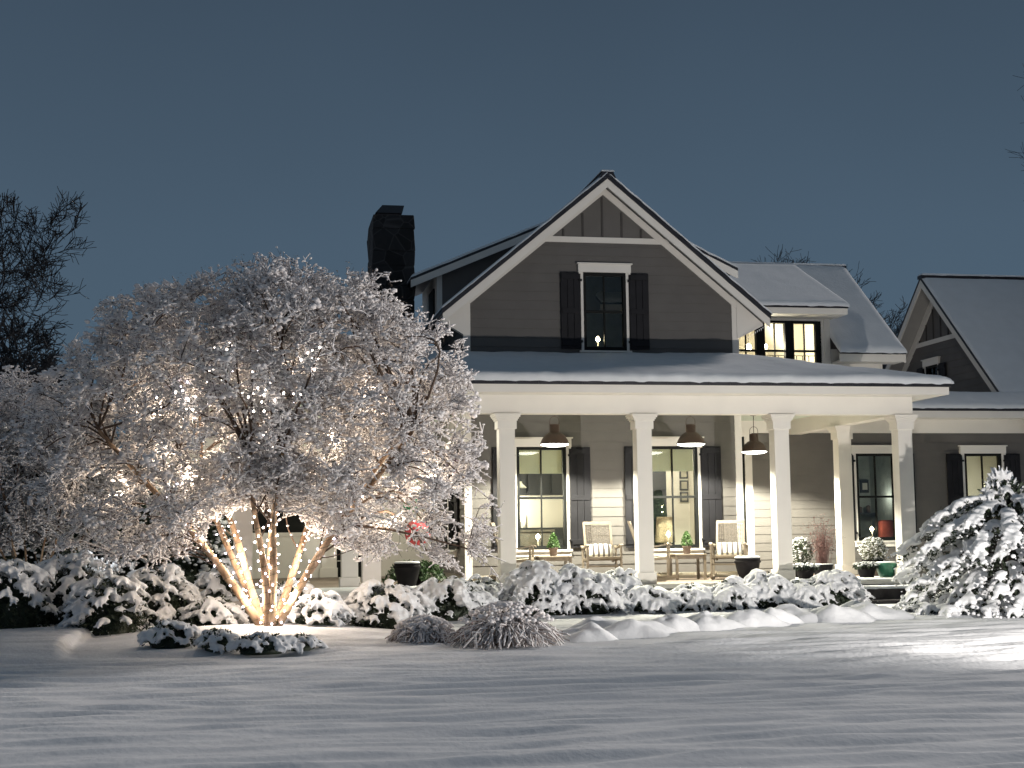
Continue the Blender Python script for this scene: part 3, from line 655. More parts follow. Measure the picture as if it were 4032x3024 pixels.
for k_, (px_, py_) in enumerate(((2947, 1367), (3010, 1365))):
    p = at(px_, py_, YB+.9)
    t_ = thing('ceiling_light', ('brighter left', 'right')[k_]+' bare bulb glowing behind the dormer glass', 'lamp', group='bulbs in the dormer room')
    b = MB(); b.lathe([(0, p[2]+.07), (.05, p[2]+.05), (.065, p[2]), (.05, p[2]-.05), (0, p[2]-.07)], p[0], p[1], 12); b.build('bulb', E_WARM, t_, True)
    MB().tube([(p[0], p[1], p[2]+.07), (p[0], p[1], ZDE+.34)], .008, 6).build('cord', M_BLACK, t_)
    lamp('dormer_light', 'POINT', (p[0], p[1]-.12, p[2]), 66, (1, .86, .66), .06)
b = MB(MY(YB)); b.box(wdx0, xe_[3]+.045, wdz0, wdz1, -.06, .02); b.box(xe_[0]-.045, xe_[0]+.03, wdz0, wdz1, -.06, .02); b.build('mullion', M_SASH, house)
for i in (1, 2): MB(MY(YB)).box(xe_[i]-.045, xe_[i]+.045, wdz0, wdz1, -.06, .03).build('mullion', M_SASH, house)
# deck railing of a balcony inside the dormer glass
b = MB(MY(YB-.0))
zr = aZ(3060, 1396, YB)
for i in range(3):
    x0, x1 = xe_[i+1]+.07, xe_[i]-.07
    b.box(x0, x1, zr-.012, zr+.0, -.14, -.12)
    for k_ in range(1, 4): b.box(x0+(x1-x0)*k_/4-.006, x0+(x1-x0)*k_/4+.006, zr-.3, zr-.012, -.14, -.12)
b.build('window_grille', M_SASH, house)
# dormers on the two slopes of the main gable
for s_, Yd, tip in ((-1, 29.0, at(1618, 1092, 29.0)), (1, 27.2, at(2906, 1056, 27.2))):
    xt, zt = float(tip[0]), float(tip[2]); sl = (APZ-.05-zt)/abs(APX-xt)
    q = [(xt, Yd), (APX, Yd), (APX, Yd+3.2), (xt, Yd+3.2)]
    P = [(x, y, APZ-.05-sl*abs(x-APX)) for x, y in q]
    MB().slab(P, .055).build('dormer_roof', M_METAL, house)
    P2 = [(x, y, z+.004) for x, y, z in P]; 
    if s_ > 0: P2 = [P2[1], P2[0], P2[3], P2[2]]
    snow_sheet('dormer_snow', P2, .06, 24, 14, seed=20+s_)
    MB().slab([(x, Yd+(.0 if i < 2 else .035), z-.056) for i, (x, y, z) in enumerate(P)], .15).build('rake_board', M_TRIM, house)
    xw = float(at(1722, 1150, Yd+.35)[0]) if s_ < 0 else xt-.38
    zt_ = lambda x: APZ-.12-sl*abs(x-APX)
    b = MB(); b.prism([(xw, APZ-SL*abs(xw-APX)-.1), (xw, zt_(xw)), (APX-s_*-.6, zt_(APX+s_*.6))], Yd+.35, Yd+.40, lambda u, z, d: (u, d, z)); b.build('dormer_cheek', M_SIDING, house)
    b = MB(); b.box(*sorted((xw-s_*.05, xw)), Yd+.38, Yd+3.0, APZ-SL*abs(xw-APX)-.1, zt_(xw)); b.box(*sorted((xw-s_*.10, xw+s_*.012)), Yd+.335, Yd+.352, APZ-SL*abs(xw-APX)-.1, zt_(xw)); b.build('dormer_wall', M_TRIM, house)
    if s_ < 0:
        b = MB(); b.box(xw-.03, xw-.001-.01, Yd+.75, Yd+1.6, APZ-SL*abs(xw-APX), zt_(xw)-.28); b.build('dormer_window', M_SASH, house)
# chimney
ch0, ch1 = aX(1468, 950, 29.8), aX(1634, 950, 29.8); cz = aZ(1550, 845, 29.8); cw_ = ch1-ch0
b = MB(); rnd = random.Random(3); zc_ = ZBM+.95
while zc_ < cz-.02:
    h = min(rnd.uniform(.28, .5), cz-zc_); j = lambda: rnd.uniform(-.022, .022)
    b.hexa([(ch0+j(), 29.8+j(), zc_), (ch1+j(), 29.8+j(), zc_), (ch1+j(), 31.2, zc_), (ch0+j(), 31.2, zc_),
            (ch0+j(), 29.8+j(), zc_+h), (ch1+j(), 29.8+j(), zc_+h), (ch1+j(), 31.2, zc_+h), (ch0+j(), 31.2, zc_+h)]); zc_ += h
chm = b.build('chimney', M_STONE, house, bevel=.02)
cq0, cq1 = aX(1478, 840, 30.0), aX(1590, 805, 30.0); czt = aZ(1550, 800, 30.0)
b = MB(); b.box(cq0+.06, cq1-.05, 30.02, 31.0, cz, cz+.07)
b.hexa([(cq0, 29.95, cz+.07), (cq1-.04, 29.95, cz+.07), (cq1-.04, 31.05, cz+.07), (cq0, 31.05, cz+.07),
        (cq0+.17, 30.2, czt), (cq1+.03, 30.2, czt), (cq1+.03, 30.9, czt), (cq0+.17, 30.9, czt)]); b.build('chimney_cap', M_METAL, chm)
# entry wall behind the tree
YN = 30.5
ew = (aX(1150, 2100, YN), aX(1255, 2100, YN), FLOOR+.95, FLOOR+2.3)
ed = (aX(1325, 2100, YN), aX(1435, 2100, YN), FLOOR, FLOOR+2.25)
siding('entry_siding', MY(YN), lambda z: (-2.2, XL), FLOOR+.95, ZBM+.9, [(ew[0]-.9, ew[1], ew[2], ew[3]), (ed[0], ed[1], ed[2], ed[3])], mate=M_TRIM)
b = MB(MY(YN)); b.box(-2.2, ed[0]-.3, FLOOR, FLOOR+.95, -.03, .03); b.box(ed[1]+.3, XL, FLOOR, FLOOR+.95, -.03, .03)
for i in range(6): b.box(-2.0+i*.42, -1.95+i*.42, FLOOR+.1, FLOOR+.85, .03, .045)
b.box(-2.2, ed[0]-.3, FLOOR, FLOOR+.14, .03, .05); b.box(ed[1]+.3, XL, FLOOR, FLOOR+.14, .03, .05); b.build('wainscot', M_TRIM, house)
b = MB(MY(YN)); b.box(ed[0]-.32, ed[0], FLOOR, ed[3]+.1, -.03, .10); b.box(ed[1], ed[1]+.32, FLOOR, ed[3]+.1, -.03, .10); b.box(ed[0]-.36, ed[0]+.02, FLOOR, FLOOR+.2, -.03, .13)
b.box(ed[0], ed[1], ed[3], ed[3]+.3, -.03, .10)
df = b.build('entry_door_frame', M_TRIM, house, bevel=.005)
b = MB(MY(YN)); b.box(ed[0], ed[1], FLOOR, ed[3], -.05, -.03); d_ = b.build('entry_door', M_SASH, df)
b = MB(MY(YN))
for i in range(1, 7): b.box(ed[0]+.02, ed[1]-.02, FLOOR+i*.33, FLOOR+i*.33+.02, -.03, -.015)
b.build('door_muntin', M_TRIM, d_)
b = MB(MY(YN)); b.box(ew[0]-.9, ew[1], ew[2], ew[3], -.05, -.02)
nw = b.build('entry_window', M_SASH, house)
b = MB(MY(YN)); b.box(ew[1], ew[1]+.1, ew[2]-.08, ew[3]+.08, -.02, .05); b.box(ew[0]-1.0, ew[1], ew[2]-.08, ew[2], -.02, .05); b.build('casing', M_TRIM, nw)
b = MB(); b.box(-2.1, XL-.02, YC+.3, YN-.02, ZBM+.30, ZBM+.34); b.box(-.3, XLB-.15, 21.2, YC+.3, ZBM+.30, ZBM+.338); b.build('entry_ceiling', M_CEIL, house)
lamp('entry_light', 'POINT', (XL-1.3, 27.4, ZBM-.15), 190, (1, .93, .74), .08)
lamp('entry_light', 'POINT', (-.3, 26.0, ZBM-.1), 90, (1, .93, .74), .08)
# body of the house behind (closes the volume, seen only through gaps)
b = MB(); b.box(-2.2, XL-.1, YN+.2, 34, 0, ZBM+.9); b.build('rear_wall', M_SIDING, house)
b = MB(); b.slab([(-2.5, 30.0, ZBM+.95), (XL, 30.0, ZBM+.95), (XL, 33.5, ZBM+2.0), (-2.5, 33.5, ZBM+2.0)], .08); b.build('rear_roof', M_METAL, house)
snow_sheet('roof_snow', [(-2.5, 30.0, ZBM+.96), (XL-.2, 30.0, ZBM+.96), (XL-.2, 33.5, ZBM+2.01), (-2.5, 33.5, ZBM+2.01)], .1, 40, 10, seed=30)
#PART2
# ------------------------------------------------------------------ rooms of the wing and candle lights
room(w3[0]-1.2, w3[1]+.6, YB+.12, YB+2.6, FLOOR, FLOOR+2.7, mat('dim_wall', (.42, .45, .40), .8)); room(w4[0]-.8, w4[1]+1.6, YB+.12, YB+2.6, FLOOR, FLOOR+2.7)
lamp('wing_room_light', 'POINT', (w3[1]+.4, YB+1.6, FLOOR+1.6), 5, (1, .97, .88), .1)
lamp('wing_room_light', 'POINT', (w4[1]+.3, YB+1.2, FLOOR+1.3), 34, (1, .96, .80), .1)
def wcandle(px, py, Y, z0, label):
    p = at(px, py, Y)
    t_ = thing('window_candle', label, 'candle lamp', group='electric candles in the windows')
    b = MB(); b.lathe([(0, z0), (.045, z0), (.04, z0+.015), (.012, z0+.02), (.011, p[2]-.035), (0, p[2]-.035)], p[0], p[1], 10); b.build('candlestick', M_CREAM, t_, True)
    b = MB(); b.lathe([(0, p[2]-.04), (.025, p[2]-.03), (.043, p[2]), (.028, p[2]+.035), (0, p[2]+.065)], p[0], p[1], 10); b.build('bulb', E_WARM, t_, True)
    lamp('candle_light', 'POINT', (p[0], p[1]+.06, p[2]), 1.3, (1, .76, .42), .03)
wcandle(2118, 2115, YW+.22, w1[2]+.02, 'electric candle glowing low in the kitchen window')
wcandle(2632, 2104, YW+.22, w2[2]+.02, 'electric candle glowing beside the woven lamp shade')
wcandle(2354, 1337, YW+.22, wg[2]+.02, 'single electric candle in the dark upstairs window')
wcandle(3433, 2084, YB+.22, w3[2]+.02, 'electric candle beside the red cushion')
p = at(3488, 2078, YB+.5)
cu = MB(); cu.box(p[0]-.16, p[0]+.16, YB+.4, YB+.6, p[2]-.24, p[2]+.17)
tag(cu.build('cushion', mat('red_fabric', (.55, .13, .10), .9, .15, 9), None, True, bevel=.05), 'rosy red cushion standing inside the dim window', 'cushion')
for i, (px, py, r) in enumerate(((3408, 1915, .10), (3462, 1918, .14))):
    p = at(px, py, YB+2.5); pf = thing('wall_picture', ['round dark wreath on the wall', 'square grey picture'][i]+' inside the dim window', 'picture')
    b = MB(); b.box(p[0]-r, p[0]+r, YB+2.54, YB+2.6, p[2]-.15, p[2]+.15); b.build('frame', M_INTDARK, pf)
    b = MB(); b.box(p[0]-r*.6, p[0]+r*.6, YB+2.53, YB+2.54, p[2]-.08, p[2]+.08); b.build('print', M_INT, pf)
sh = thing('wall_shelf', 'dark shelf with small jars on the wall inside the dim window', 'shelf'); p = at(3450, 2022, YB+2.4)
MB().box(p[0]-.75, p[0]+.75, YB+2.3, YB+2.58, p[2]-.02, p[2]+.02).build('board', M_INTDARK, sh)
for i in range(6):
    b = MB(); b.lathe([(0, p[2]+.02), (.05, p[2]+.02), (.05, p[2]+.12+.03*(i % 3)), (0, p[2]+.14+.03*(i % 3))], p[0]-.6+i*.21, YB+2.42, 10)
    tag(b.build('jar', M_TERRA, None, True), 'small clay jar on the shelf inside the dim window', 'jar', 'jars on the shelf inside the dim window')
fl_ = thing('bright_area_lamp', 'added glowing lamp shade standing for a bright area inside the rightmost window', 'lamp'); p = at(3898, 1930, YB+1.4)
MB().lathe([(.20, p[2]-.16), (.13, p[2]+.16)], p[0], YB+1.4, 20).build('lamp_shade', emis('lit_shade', (1, .9, .6), 2.2), fl_, True)  # glowing shade added where the room only shows a bright area
MB().tube([(p[0], YB+1.4, FLOOR+.05), (p[0], YB+1.4, p[2]+.1)], .015, 8).build('pole', M_POTDARK, fl_)
# ------------------------------------------------------------------ pendants
def pendant_proto():
    t_ = thing('pendant_lamp', 'x', 'lamp', (0, 0, 0), group='brown barn pendants under the porch ceiling')
    b = MB(); b.lathe([(.0, .36), (.085, .36), (.09, .35), (.09, .215), (.125, .205), (.19, .15), (.235, .08), (.262, .012), (.268, 0), (.258, .002), (.225, .08), (.18, .145), (.1, .20), (0, .20)], 0, 0, 40)
    b.build('lamp_shade', M_PENDANT, t_, True)
    b = MB(); b.lathe([(.255, .012), (.24, -.012), (.16, -.035), (0, -.045)], 0, 0, 40); b.build('diffuser', E_PEND, t_, True)
    pts = [(-.085, 0, .35)]+[(.085*math.cos(a)*-1, 0, .42+.085*math.sin(a)) for a in np.linspace(0, math.pi, 9)]+[(.085, 0, .35)]
    MB().tube(pts, .005, 6).build('loop', M_PENDANT, t_)
    return t_
ZCL = ZBM+.30
pp = pendant_proto()
for i, (px, py, Y, sc_, lab) in enumerate(((2184, 1750, 24.9, 1, 'barn pendant lamp hanging in front of the kitchen window'),
        (2721, 1749, 24.9, 1, 'barn pendant lamp hanging right of the middle column'),
        (2970, 1779, 27.2, 1, 'smaller looking barn pendant on a long cord by the gable corner'))):
    p = at(px, py, Y); t_ = pp if i == 0 else copy_tree(pp); t_.location = p; t_['label'] = lab
    b = MB(); b.tube([(0, 0, .505 if i < 2 else .36), (0, 0, ZCL-p[2]-.02)], .007, 6); b.lathe([(0, ZCL-p[2]-.03), (.06, ZCL-p[2]-.025), (.065, ZCL-p[2])], 0, 0, 16)
    b.build('cord', M_PENDANT, t_)
    lamp('pendant_light', 'SPOT', (p[0], p[1], p[2]-.07), 1350 if i < 2 else 2600, (1, .95, .76), .10, aim=(p[0], p[1], 0), cone=150, blend=.22)
# ------------------------------------------------------------------ chairs, tables, pots
def chair_proto():
    t_ = thing('rocking_chair', 'x', 'rocking chair', group='teak rocking chairs on the porch')
    W2 = .29
    def pt(pts, r, name, m_=M_WOOD, n=6): return MB().tube(pts, r, n).build(name, m_, t_, False)
    def bar(name, a, b_, w_, h_, m_=M_WOOD):       # rectangular bar between two points
        a, b_ = Vector(a), Vector(b_); d = (b_-a).normalized(); s_ = Vector((1, 0, 0)) if abs(d.x) < .9 else Vector((0, 1, 0)); u_ = d.cross(s_).normalized()
        P = [p_+s_*i*w_/2+u_*j*h_/2 for p_ in (a, b_) for i, j in ((-1, -1), (1, -1), (1, 1), (-1, 1))]
        return MB().hexa(P).build(name, m_, t_, bevel=.006)
    b = MB()                                       # seat frame with curved front
    b.box(-W2, W2, -.27, -.22, .40, .45); b.box(-W2, W2, .20, .24, .37, .41)
    for s_ in (-1, 1): b.hexa([(s_*W2-.02, -.25, .39), (s_*W2+.02, -.25, .39), (s_*W2+.02, .22, .36), (s_*W2-.02, .22, .36), (s_*W2-.02, -.25, .44), (s_*W2+.02, -.25, .44), (s_*W2+.02, .22, .41), (s_*W2-.02, .22, .41)])
    b.build('seat_frame', M_WOOD, t_, bevel=.006)
    MB().hexa([(-W2+.02, -.24, .425), (W2-.02, -.24, .425), (W2-.02, .21, .395), (-W2+.02, .21, .395), (-W2+.02, -.24, .445), (W2-.02, -.24, .445), (W2-.02, .21, .412), (-W2+.02, .21, .412)]).build('seat', mat('pale_weave', (.34, .31, .25), .9, .2, 40), t_)
    yb = lambda z: .22+(z-.38)*.33
    b = MB()
    for s_ in (-1, 1):
        x0, x1 = (W2-.045)*s_-.02, (W2-.045)*s_+.02
        b.hexa([(x0, yb(.34)-.015, .34), (x1, yb(.34)-.015, .34), (x1, yb(.34)+.02, .34), (x0, yb(.34)+.02, .34), (x0, yb(1.06)-.015, 1.06), (x1, yb(1.06)-.015, 1.06), (x1, yb(1.06)+.02, 1.06), (x0, yb(1.06)+.02, 1.06)])
    for z0, z1 in ((1.02, 1.08), (.44, .48)):
        b.hexa([(-W2+.03, yb(z0)-.018, z0), (W2-.03, yb(z0)-.018, z0), (W2-.03, yb(z0)+.018, z0), (-W2+.03, yb(z0)+.018, z0), (-W2+.03, yb(z1)-.018, z1), (W2-.03, yb(z1)-.018, z1), (W2-.03, yb(z1)+.018, z1), (-W2+.03, yb(z1)+.018, z1)])
    b.build('back_frame', M_WOOD, t_, bevel=.005)
    b = MB()                                       # woven panel: wavy strands
    nrow, ncol = 22, 13
    for i in range(nrow):
        z = .50+i*(.50/(nrow-1))
        for j in range(ncol):
            x = -.215+j*(.43/(ncol-1)); o_ = .004*(1 if (i+j)%2 else -1)
            b.hexa([(x-.015, yb(z)-.008+o_, z-.009), (x+.015, yb(z)-.008+o_, z-.009), (x+.015, yb(z)+.006+o_, z-.009), (x-.015, yb(z)+.006+o_, z-.009),
                    (x-.015, yb(z+.02)-.008+o_, z+.009), (x+.015, yb(z+.02)-.008+o_, z+.009), (x+.015, yb(z+.02)+.006+o_, z+.009), (x-.015, yb(z+.02)+.006+o_, z+.009)])
    b.build('backrest', M_WICKER, t_)
    for s_ in (-1, 1):
        x = s_*(W2+.015)
        bar('leg', (x, -.24, .10), (x, -.25, .64), .04, .045)
        bar('leg', (x, .20, .08), (x, .25, .62), .04, .04)
        b = MB(); pts = [(x, -.31, .64), (x, -.27, .665), (x, -.05, .62), (x, .15, .60), (x, .32, .635)]
        for a, c in zip(pts[:-1], pts[1:]): b.hexa([(a[0]-.032, a[1], a[2]-.012), (a[0]+.032, a[1], a[2]-.012), (a[0]+.032, a[1], a[2]+.012), (a[0]-.032, a[1], a[2]+.012),
                                                     (c[0]-.028, c[1], c[2]-.012), (c[0]+.028, c[1], c[2]-.012), (c[0]+.028, c[1], c[2]+.012), (c[0]-.028, c[1], c[2]+.012)])
        b.build('armrest', M_WOOD, t_)
        b = MB(); A = np.linspace(-.42, .50, 11); zz = lambda y: .022+.36*(y-.0)**2
        for y0, y1 in zip(A[:-1], A[1:]): b.hexa([(x-.018, y0, zz(y0)-.02), (x+.018, y0, zz(y0)-.02), (x+.018, y0, zz(y0)+.035), (x-.018, y0, zz(y0)+.035), (x-.018, y1, zz(y1)-.02), (x+.018, y1, zz(y1)-.02), (x+.018, y1, zz(y1)+.035), (x-.018, y1, zz(y1)+.035)])
        b.build('rocker', M_WOOD, t_)
    bar('stretcher', (-W2, -.24, .28), (W2, -.24, .28), .03, .03)
    return t_
def pillow_mesh():
    n1, n2 = 28, 18; V = []
    for i in range(n1+1):
        for j in range(n2):
            u = -1+2*i/n1; a = 2*math.pi*j/n2; ex = max(0, 1-abs(u)**6)**.5
            ce, se = math.cos(a), math.sin(a); V.append((u*.23, .07*ex*(abs(ce)**.8)*math.copysign(1, ce), .135*(.94+.06*u*u)*(.55+.45*ex)*(abs(se)**.6)*math.copysign(1, se)+.135))
    b = MB(); b.v = V
    for i in range(n1):
        for j in range(n2): b.f.append((i*n2+j, i*n2+(j+1)%n2, (i+1)*n2+(j+1)%n2, (i+1)*n2+j))
    b.f += [tuple(range(n2)), tuple(range(n1*n2+n2-1, n1*n2-1, -1))]
    return b
cp_ = chair_proto(); pw = pillow_mesh().build('pillow', M_STRIPE, None, True)
CH = [(2370, 25.15, -3, 'rocking chair facing the lawn between the middle columns', 'striped pillow on the chair facing the lawn'),
      (2578, 25.0, 72, 'rocking chair seen side on, half behind the second column', 'striped pillow half hidden behind the second column'),
      (2872, 25.05, -24, 'rocking chair at the right below the pendant by the gable corner', 'striped pillow on the rightmost rocking chair'),
      (2038, 24.95, 74, 'rocking chair mostly hidden behind the first column', 'striped pillow mostly hidden behind the first column')]
for i, (px, Y, rz, lab, lab2) in enumerate(CH):
    o = cp_ if i == 0 else copy_tree(cp_); x = aX(px, 2200, Y); o.location = (x, Y, FLOOR+.001); o.rotation_euler.z = R_(rz); o['label'] = lab
    q = pw if i == 0 else pw.copy()
    if i: C.objects.link(q)
    v = Vector((0, .10, .415)); v.rotate(o.rotation_euler); q.location = Vector(o.location)+v; q.rotation_euler = (R_(-14), 0, R_(rz+(9 if i == 2 else 2)))
    tag(q, lab2, 'pillow', 'striped pillows on the rocking chairs')
def table_proto():
    t_ = thing('side_table', 'x', 'table', group='small teak tables between the chairs')
    b = MB(); b.box(-.30, .30, -.24, .24, .445, .47); b.build('tabletop', M_WOOD, t_, bevel=.006)
    b = MB(); b.box(-.26, .26, -.205, -.185, .38, .445); b.box(-.26, .26, .185, .205, .38, .445); b.box(-.26, -.24, -.185, .185, .38, .445); b.box(.24, .26, -.185, .185, .38, .445); b.build('apron', M_WOOD, t_)
    for x in (-1, 1):
        for y in (-1, 1): MB().box(x*.265-.022, x*.265+.022, y*.205-.022, y*.205+.022, 0, .444).build('leg', M_WOOD, t_)
    return t_
tp = table_proto()
for i, (px, Y, lab) in enumerate(((2180, 25.35, 'small teak table left of the front facing rocking chair'), (2707, 25.4, 'small teak table between the two right rocking chairs'))):
    o = tp if i == 0 else copy_tree(tp); x = aX(px, 2200, Y); o.location = (x, Y, FLOOR+.001); o['label'] = lab
# icosphere arrays
def ico(sub):
    b = bmesh.new(); bmesh.ops.create_icosphere(b, subdivisions=sub, radius=1)
    v = np.array([q.co[:] for q in b.verts]); f = np.array([[w_.index for w_ in q.verts] for q in b.faces]); b.free(); return v, f
ICO1, ICO2 = ico(1), ico(2)
def blobs(Cn, Rd, base=ICO1, jit=0., rot=True):
    """batch of ellipsoids; Cn (n,3), Rd (n,3) -> verts, faces"""
    Cn = np.asarray(Cn, float); Rd = np.asarray(Rd, float); bv, bf = base; n = len(Cn)
    V = np.repeat(bv[None], n, 0)
    if jit: V = V*(1+rng.uniform(-jit, jit, (n, len(bv), 1)))
    V = V*Rd[:, None, :]
    if rot:
        a = rng.uniform(0, 6.28, n); c, s = np.cos(a), np.sin(a)
        x = V[..., 0]*c[:, None]-V[..., 1]*s[:, None]; y = V[..., 0]*s[:, None]+V[..., 1]*c[:, None]; V[..., 0], V[..., 1] = x, y
    V = V+Cn[:, None, :]
    Fq = (bf[None]+(np.arange(n)*len(bv))[:, None, None]).reshape(-1, 3)
    return V.reshape(-1, 3), Fq
def leaves(P, size, jit=.4, updir=None):
    """batch of randomly turned quads at points P"""
    n = len(P); s_ = size*(1+rng.uniform(-jit, jit, n)); d = rng.normal(size=(n, 3)); d /= np.linalg.norm(d, axis=1)[:, None]
    e_ = np.cross(d, rng.normal(size=(n, 3))); e_ /= np.linalg.norm(e_, axis=1)[:, None]
    d = d*s_[:, None]; e_ = e_*s_[:, None]*.38
    V = np.stack([P-d, P+e_, P+d, P-e_], 1).reshape(-1, 3)
    return V, np.arange(4*n).reshape(n, 4)
def tubes(P0, P1, R0, R1, n=5):
    P0, P1, R0, R1 = map(lambda a: np.asarray(a, float), (P0, P1, R0, R1)); d = P1-P0; L = np.linalg.norm(d, axis=1)[:, None]; d = d/np.maximum(L, 1e-6)
    ref = np.where(np.abs(d[:, 2:3]) < .9, np.array([[0, 0, 1.]]), np.array([[1., 0, 0]]))
    a = np.cross(d, ref); a /= np.linalg.norm(a, axis=1)[:, None]; b = np.cross(d, a)
    t = np.arange(n)*2*np.pi/n; ring = a[:, None]*np.cos(t)[None, :, None]+b[:, None]*np.sin(t)[None, :, None]
    V = np.concatenate([P0[:, None]+ring*R0[:, None, None], P1[:, None]+ring*R1[:, None, None]], 1).reshape(-1, 3)
    i = np.arange(n); q = np.stack([i, (i+1) % n, (i+1) % n+n, i+n], 1)
    return V, (q[None]+(np.arange(len(P0))*2*n)[:, None, None]).reshape(-1, 4)
def cat_(parts):
    V = []; Fq = []; k_ = 0
    for v, f in parts: V.append(v); Fq.append(f+k_); k_ += len(v)
    return np.concatenate(V), np.concatenate(Fq)
def remeshed(name, V, Fq, voxel, mat_, parent, smooth_it=2):
    o = npmesh(name, V, Fq, None, None); md = o.modifiers.new('r', 'REMESH'); md.mode = 'VOXEL'; md.voxel_size = voxel; md.use_smooth_shade = True
    if smooth_it: s_ = o.modifiers.new('s', 'SMOOTH'); s_.iterations = smooth_it; s_.factor = .5
    dg = bpy.context.evaluated_depsgraph_get(); me = bpy.data.meshes.new_from_object(o.evaluated_get(dg), depsgraph=dg)
    old = o.data; bpy.data.objects.remove(o); bpy.data.meshes.remove(old); me.name = name; me.materials.clear()
    return link(name, me, mat_, parent, True)
# pots
def pot(profile, name, label, catg, x, y, z, mat_, group=None, snow=None, n=28):
    t_ = thing(name, label, catg, (x, y, z), group=group)
    MB().lathe(profile, 0, 0, n).build('pot', mat_, t_, True)
    if snow:
        r, h, th = snow
        MB().lathe([(r, h-.004), (r+.01, h+th*.5), (r-.02, h+th), (0, h+th*1.1)], 0, 0, n).build('snow_cap', M_SNOW, t_, True)
    return t_
URN = [(0, 0), (.13, 0), (.14, .02), (.17, .12), (.205, .25), (.215, .32), (.235, .335), (.235, .36), (.215, .365), (.22, .39), (.225, .41), (.20, .41), (.19, .34), (0, .33)]
pot(URN, 'urn', 'dark urn with a snow rim on the porch edge by the right rocking chair', 'urn', aX(2943, 2200, 24.0), 24.0, FLOOR, M_POTDARK, 'dark snow rimmed urns', (.215, .41, .03))
pot(URN, 'urn', 'dark urn with a snow rim in front of the big green fern', 'urn', aX(1603, 2230, 24.05), 24.05, FLOOR-.0, M_POTDARK, 'dark snow rimmed urns', (.215, .41, .03))
def foliage(t_, P, size, m_, snowP=None, name='foliage'):
    v, f = leaves(np.array(P), size); npmesh(name, v, f, m_, t_)
    if snowP is not None and len(snowP):
        s_ = np.array(snowP); r = rng.uniform(.5, 1.2, (len(s_), 1))*np.array([[.022, .022, .013]])
        v, f = blobs(s_, r, ICO1, .15); npmesh('snow', v, f, M_SNOW, t_, True)
def ballpts(n, c, r, shell=.3):
    d = rng.normal(size=(n, 3)); d /= np.linalg.norm(d, axis=1)[:, None]; q = rng.uniform(shell, 1, (n, 1))**.5
    return np.array(c)+d*q*np.array(r)
TP = [(0, 0), (.055, 0), (.06, .01), (.078, .12), (.088, .125), (.088, .15), (.076, .15), (.07, .13), (0, .125)]
for px, Y, lab in ((2179, 25.3, 'small cone shaped evergreen in a clay pot on the left table'), (2705, 25.35, 'small cone shaped evergreen in a clay pot on the right table')):
    t_ = pot(TP, 'potted_topiary', lab, 'plant', aX(px, 2190, Y), Y, FLOOR+.472, M_TERRA, 'potted evergreens on the tables')
    n = 900; h = rng.uniform(0, 1, n)**1.2; a = rng.uniform(0, 6.28, n); rr = .115*np.sqrt(np.clip(1-h, .03, 1))*np.clip(h*6+.5, 0, 1)*rng.uniform(.6, 1.08, n)
    foliage(t_, np.stack([rr*np.cos(a), rr*np.sin(a), .14+h*.27], 1), .02, M_TOPIARY)
# fern
t_ = pot([(0, 0), (.12, 0), (.18, .26), (.20, .28), (.17, .28), (0, .25)], 'fern', 'big green fern on the porch behind the left urn', 'plant', aX(1640, 2230, 24.75), 24.75, FLOOR, M_POTDARK)
V0, V1, LP = [], [], []
for i in range(70):
    a = rng.uniform(0, 6.28); L = rng.uniform(.35, .62); up = rng.uniform(.15, .55); prev = np.array([0, 0, .27])
    for k_ in range(1, 9):
        s_ = k_/8; p = np.array([math.cos(a)*L*s_, math.sin(a)*L*s_, .27+up*s_-.75*up*s_*s_-.32*s_**3*L*1.6]); V0.append(prev); V1.append(p); prev = p
        for _ in range(5): LP.append(p+rng.normal(scale=.018, size=3))
v, f = tubes(V0, V1, np.full(len(V0), .004), np.full(len(V0), .003), 4); npmesh('stems', v, f, M_LEAF2, t_)
foliage(t_, LP, .034, M_LEAF2, name='fronds')
# pots at the right bay
t_ = pot([(0, 0), (.12, 0), (.16, .24), (.17, .26), (.15, .26), (0, .23)], 'planter', 'planter with a snow dusted green shrub behind the third column', 'plant', aX(3158, 2230, 25.3), 25.3, FLOOR, M_POTDARK)
P = ballpts(1500, (0, 0, .48), (.22, .2, .26)); foliage(t_, P, .028, mat('grey_green_leaf', (.07, .09, .05), .7, .4, 9), ballpts(500, (0, 0, .50), (.23, .2, .27), .6))
t_ = pot([(0, 0), (.14, 0), (.18, .24), (.19, .26), (.17, .26), (0, .24)], 'grass_planter', 'pot of tall reddish ornamental grass by the rear porch column', 'plant', aX(3240, 2240, 24.5), 24.5, FLOOR, M_POTDARK, None, (.18, .255, .02))
V0, V1, R0, LP = [], [], [], []
for i in range(150):
    a = rng.uniform(0, 6.28); L = rng.uniform(.06, .34); H = rng.uniform(.35, 1.0)*(1-L*.8); prev = np.array([rng.normal(scale=.05), rng.normal(scale=.05), .25])
    st = prev.copy()
    for k_ in range(1, 6):
        s_ = k_/5; p = st+np.array([math.cos(a)*L*s_**1.5, math.sin(a)*L*s_**1.5, H*s_]); V0.append(prev); V1.append(p); R0.append(.0035*(1-.6*s_)); prev = p
        if s_ > .4:
            for _ in range(3): LP.append(p+rng.normal(scale=.022, size=3))
v, f = tubes(V0, V1, R0, np.array(R0)*.8, 3); npmesh('stems', v, f, M_REDGRASS, t_); foliage(t_, LP, .016, M_REDGRASS, name='seed_heads')
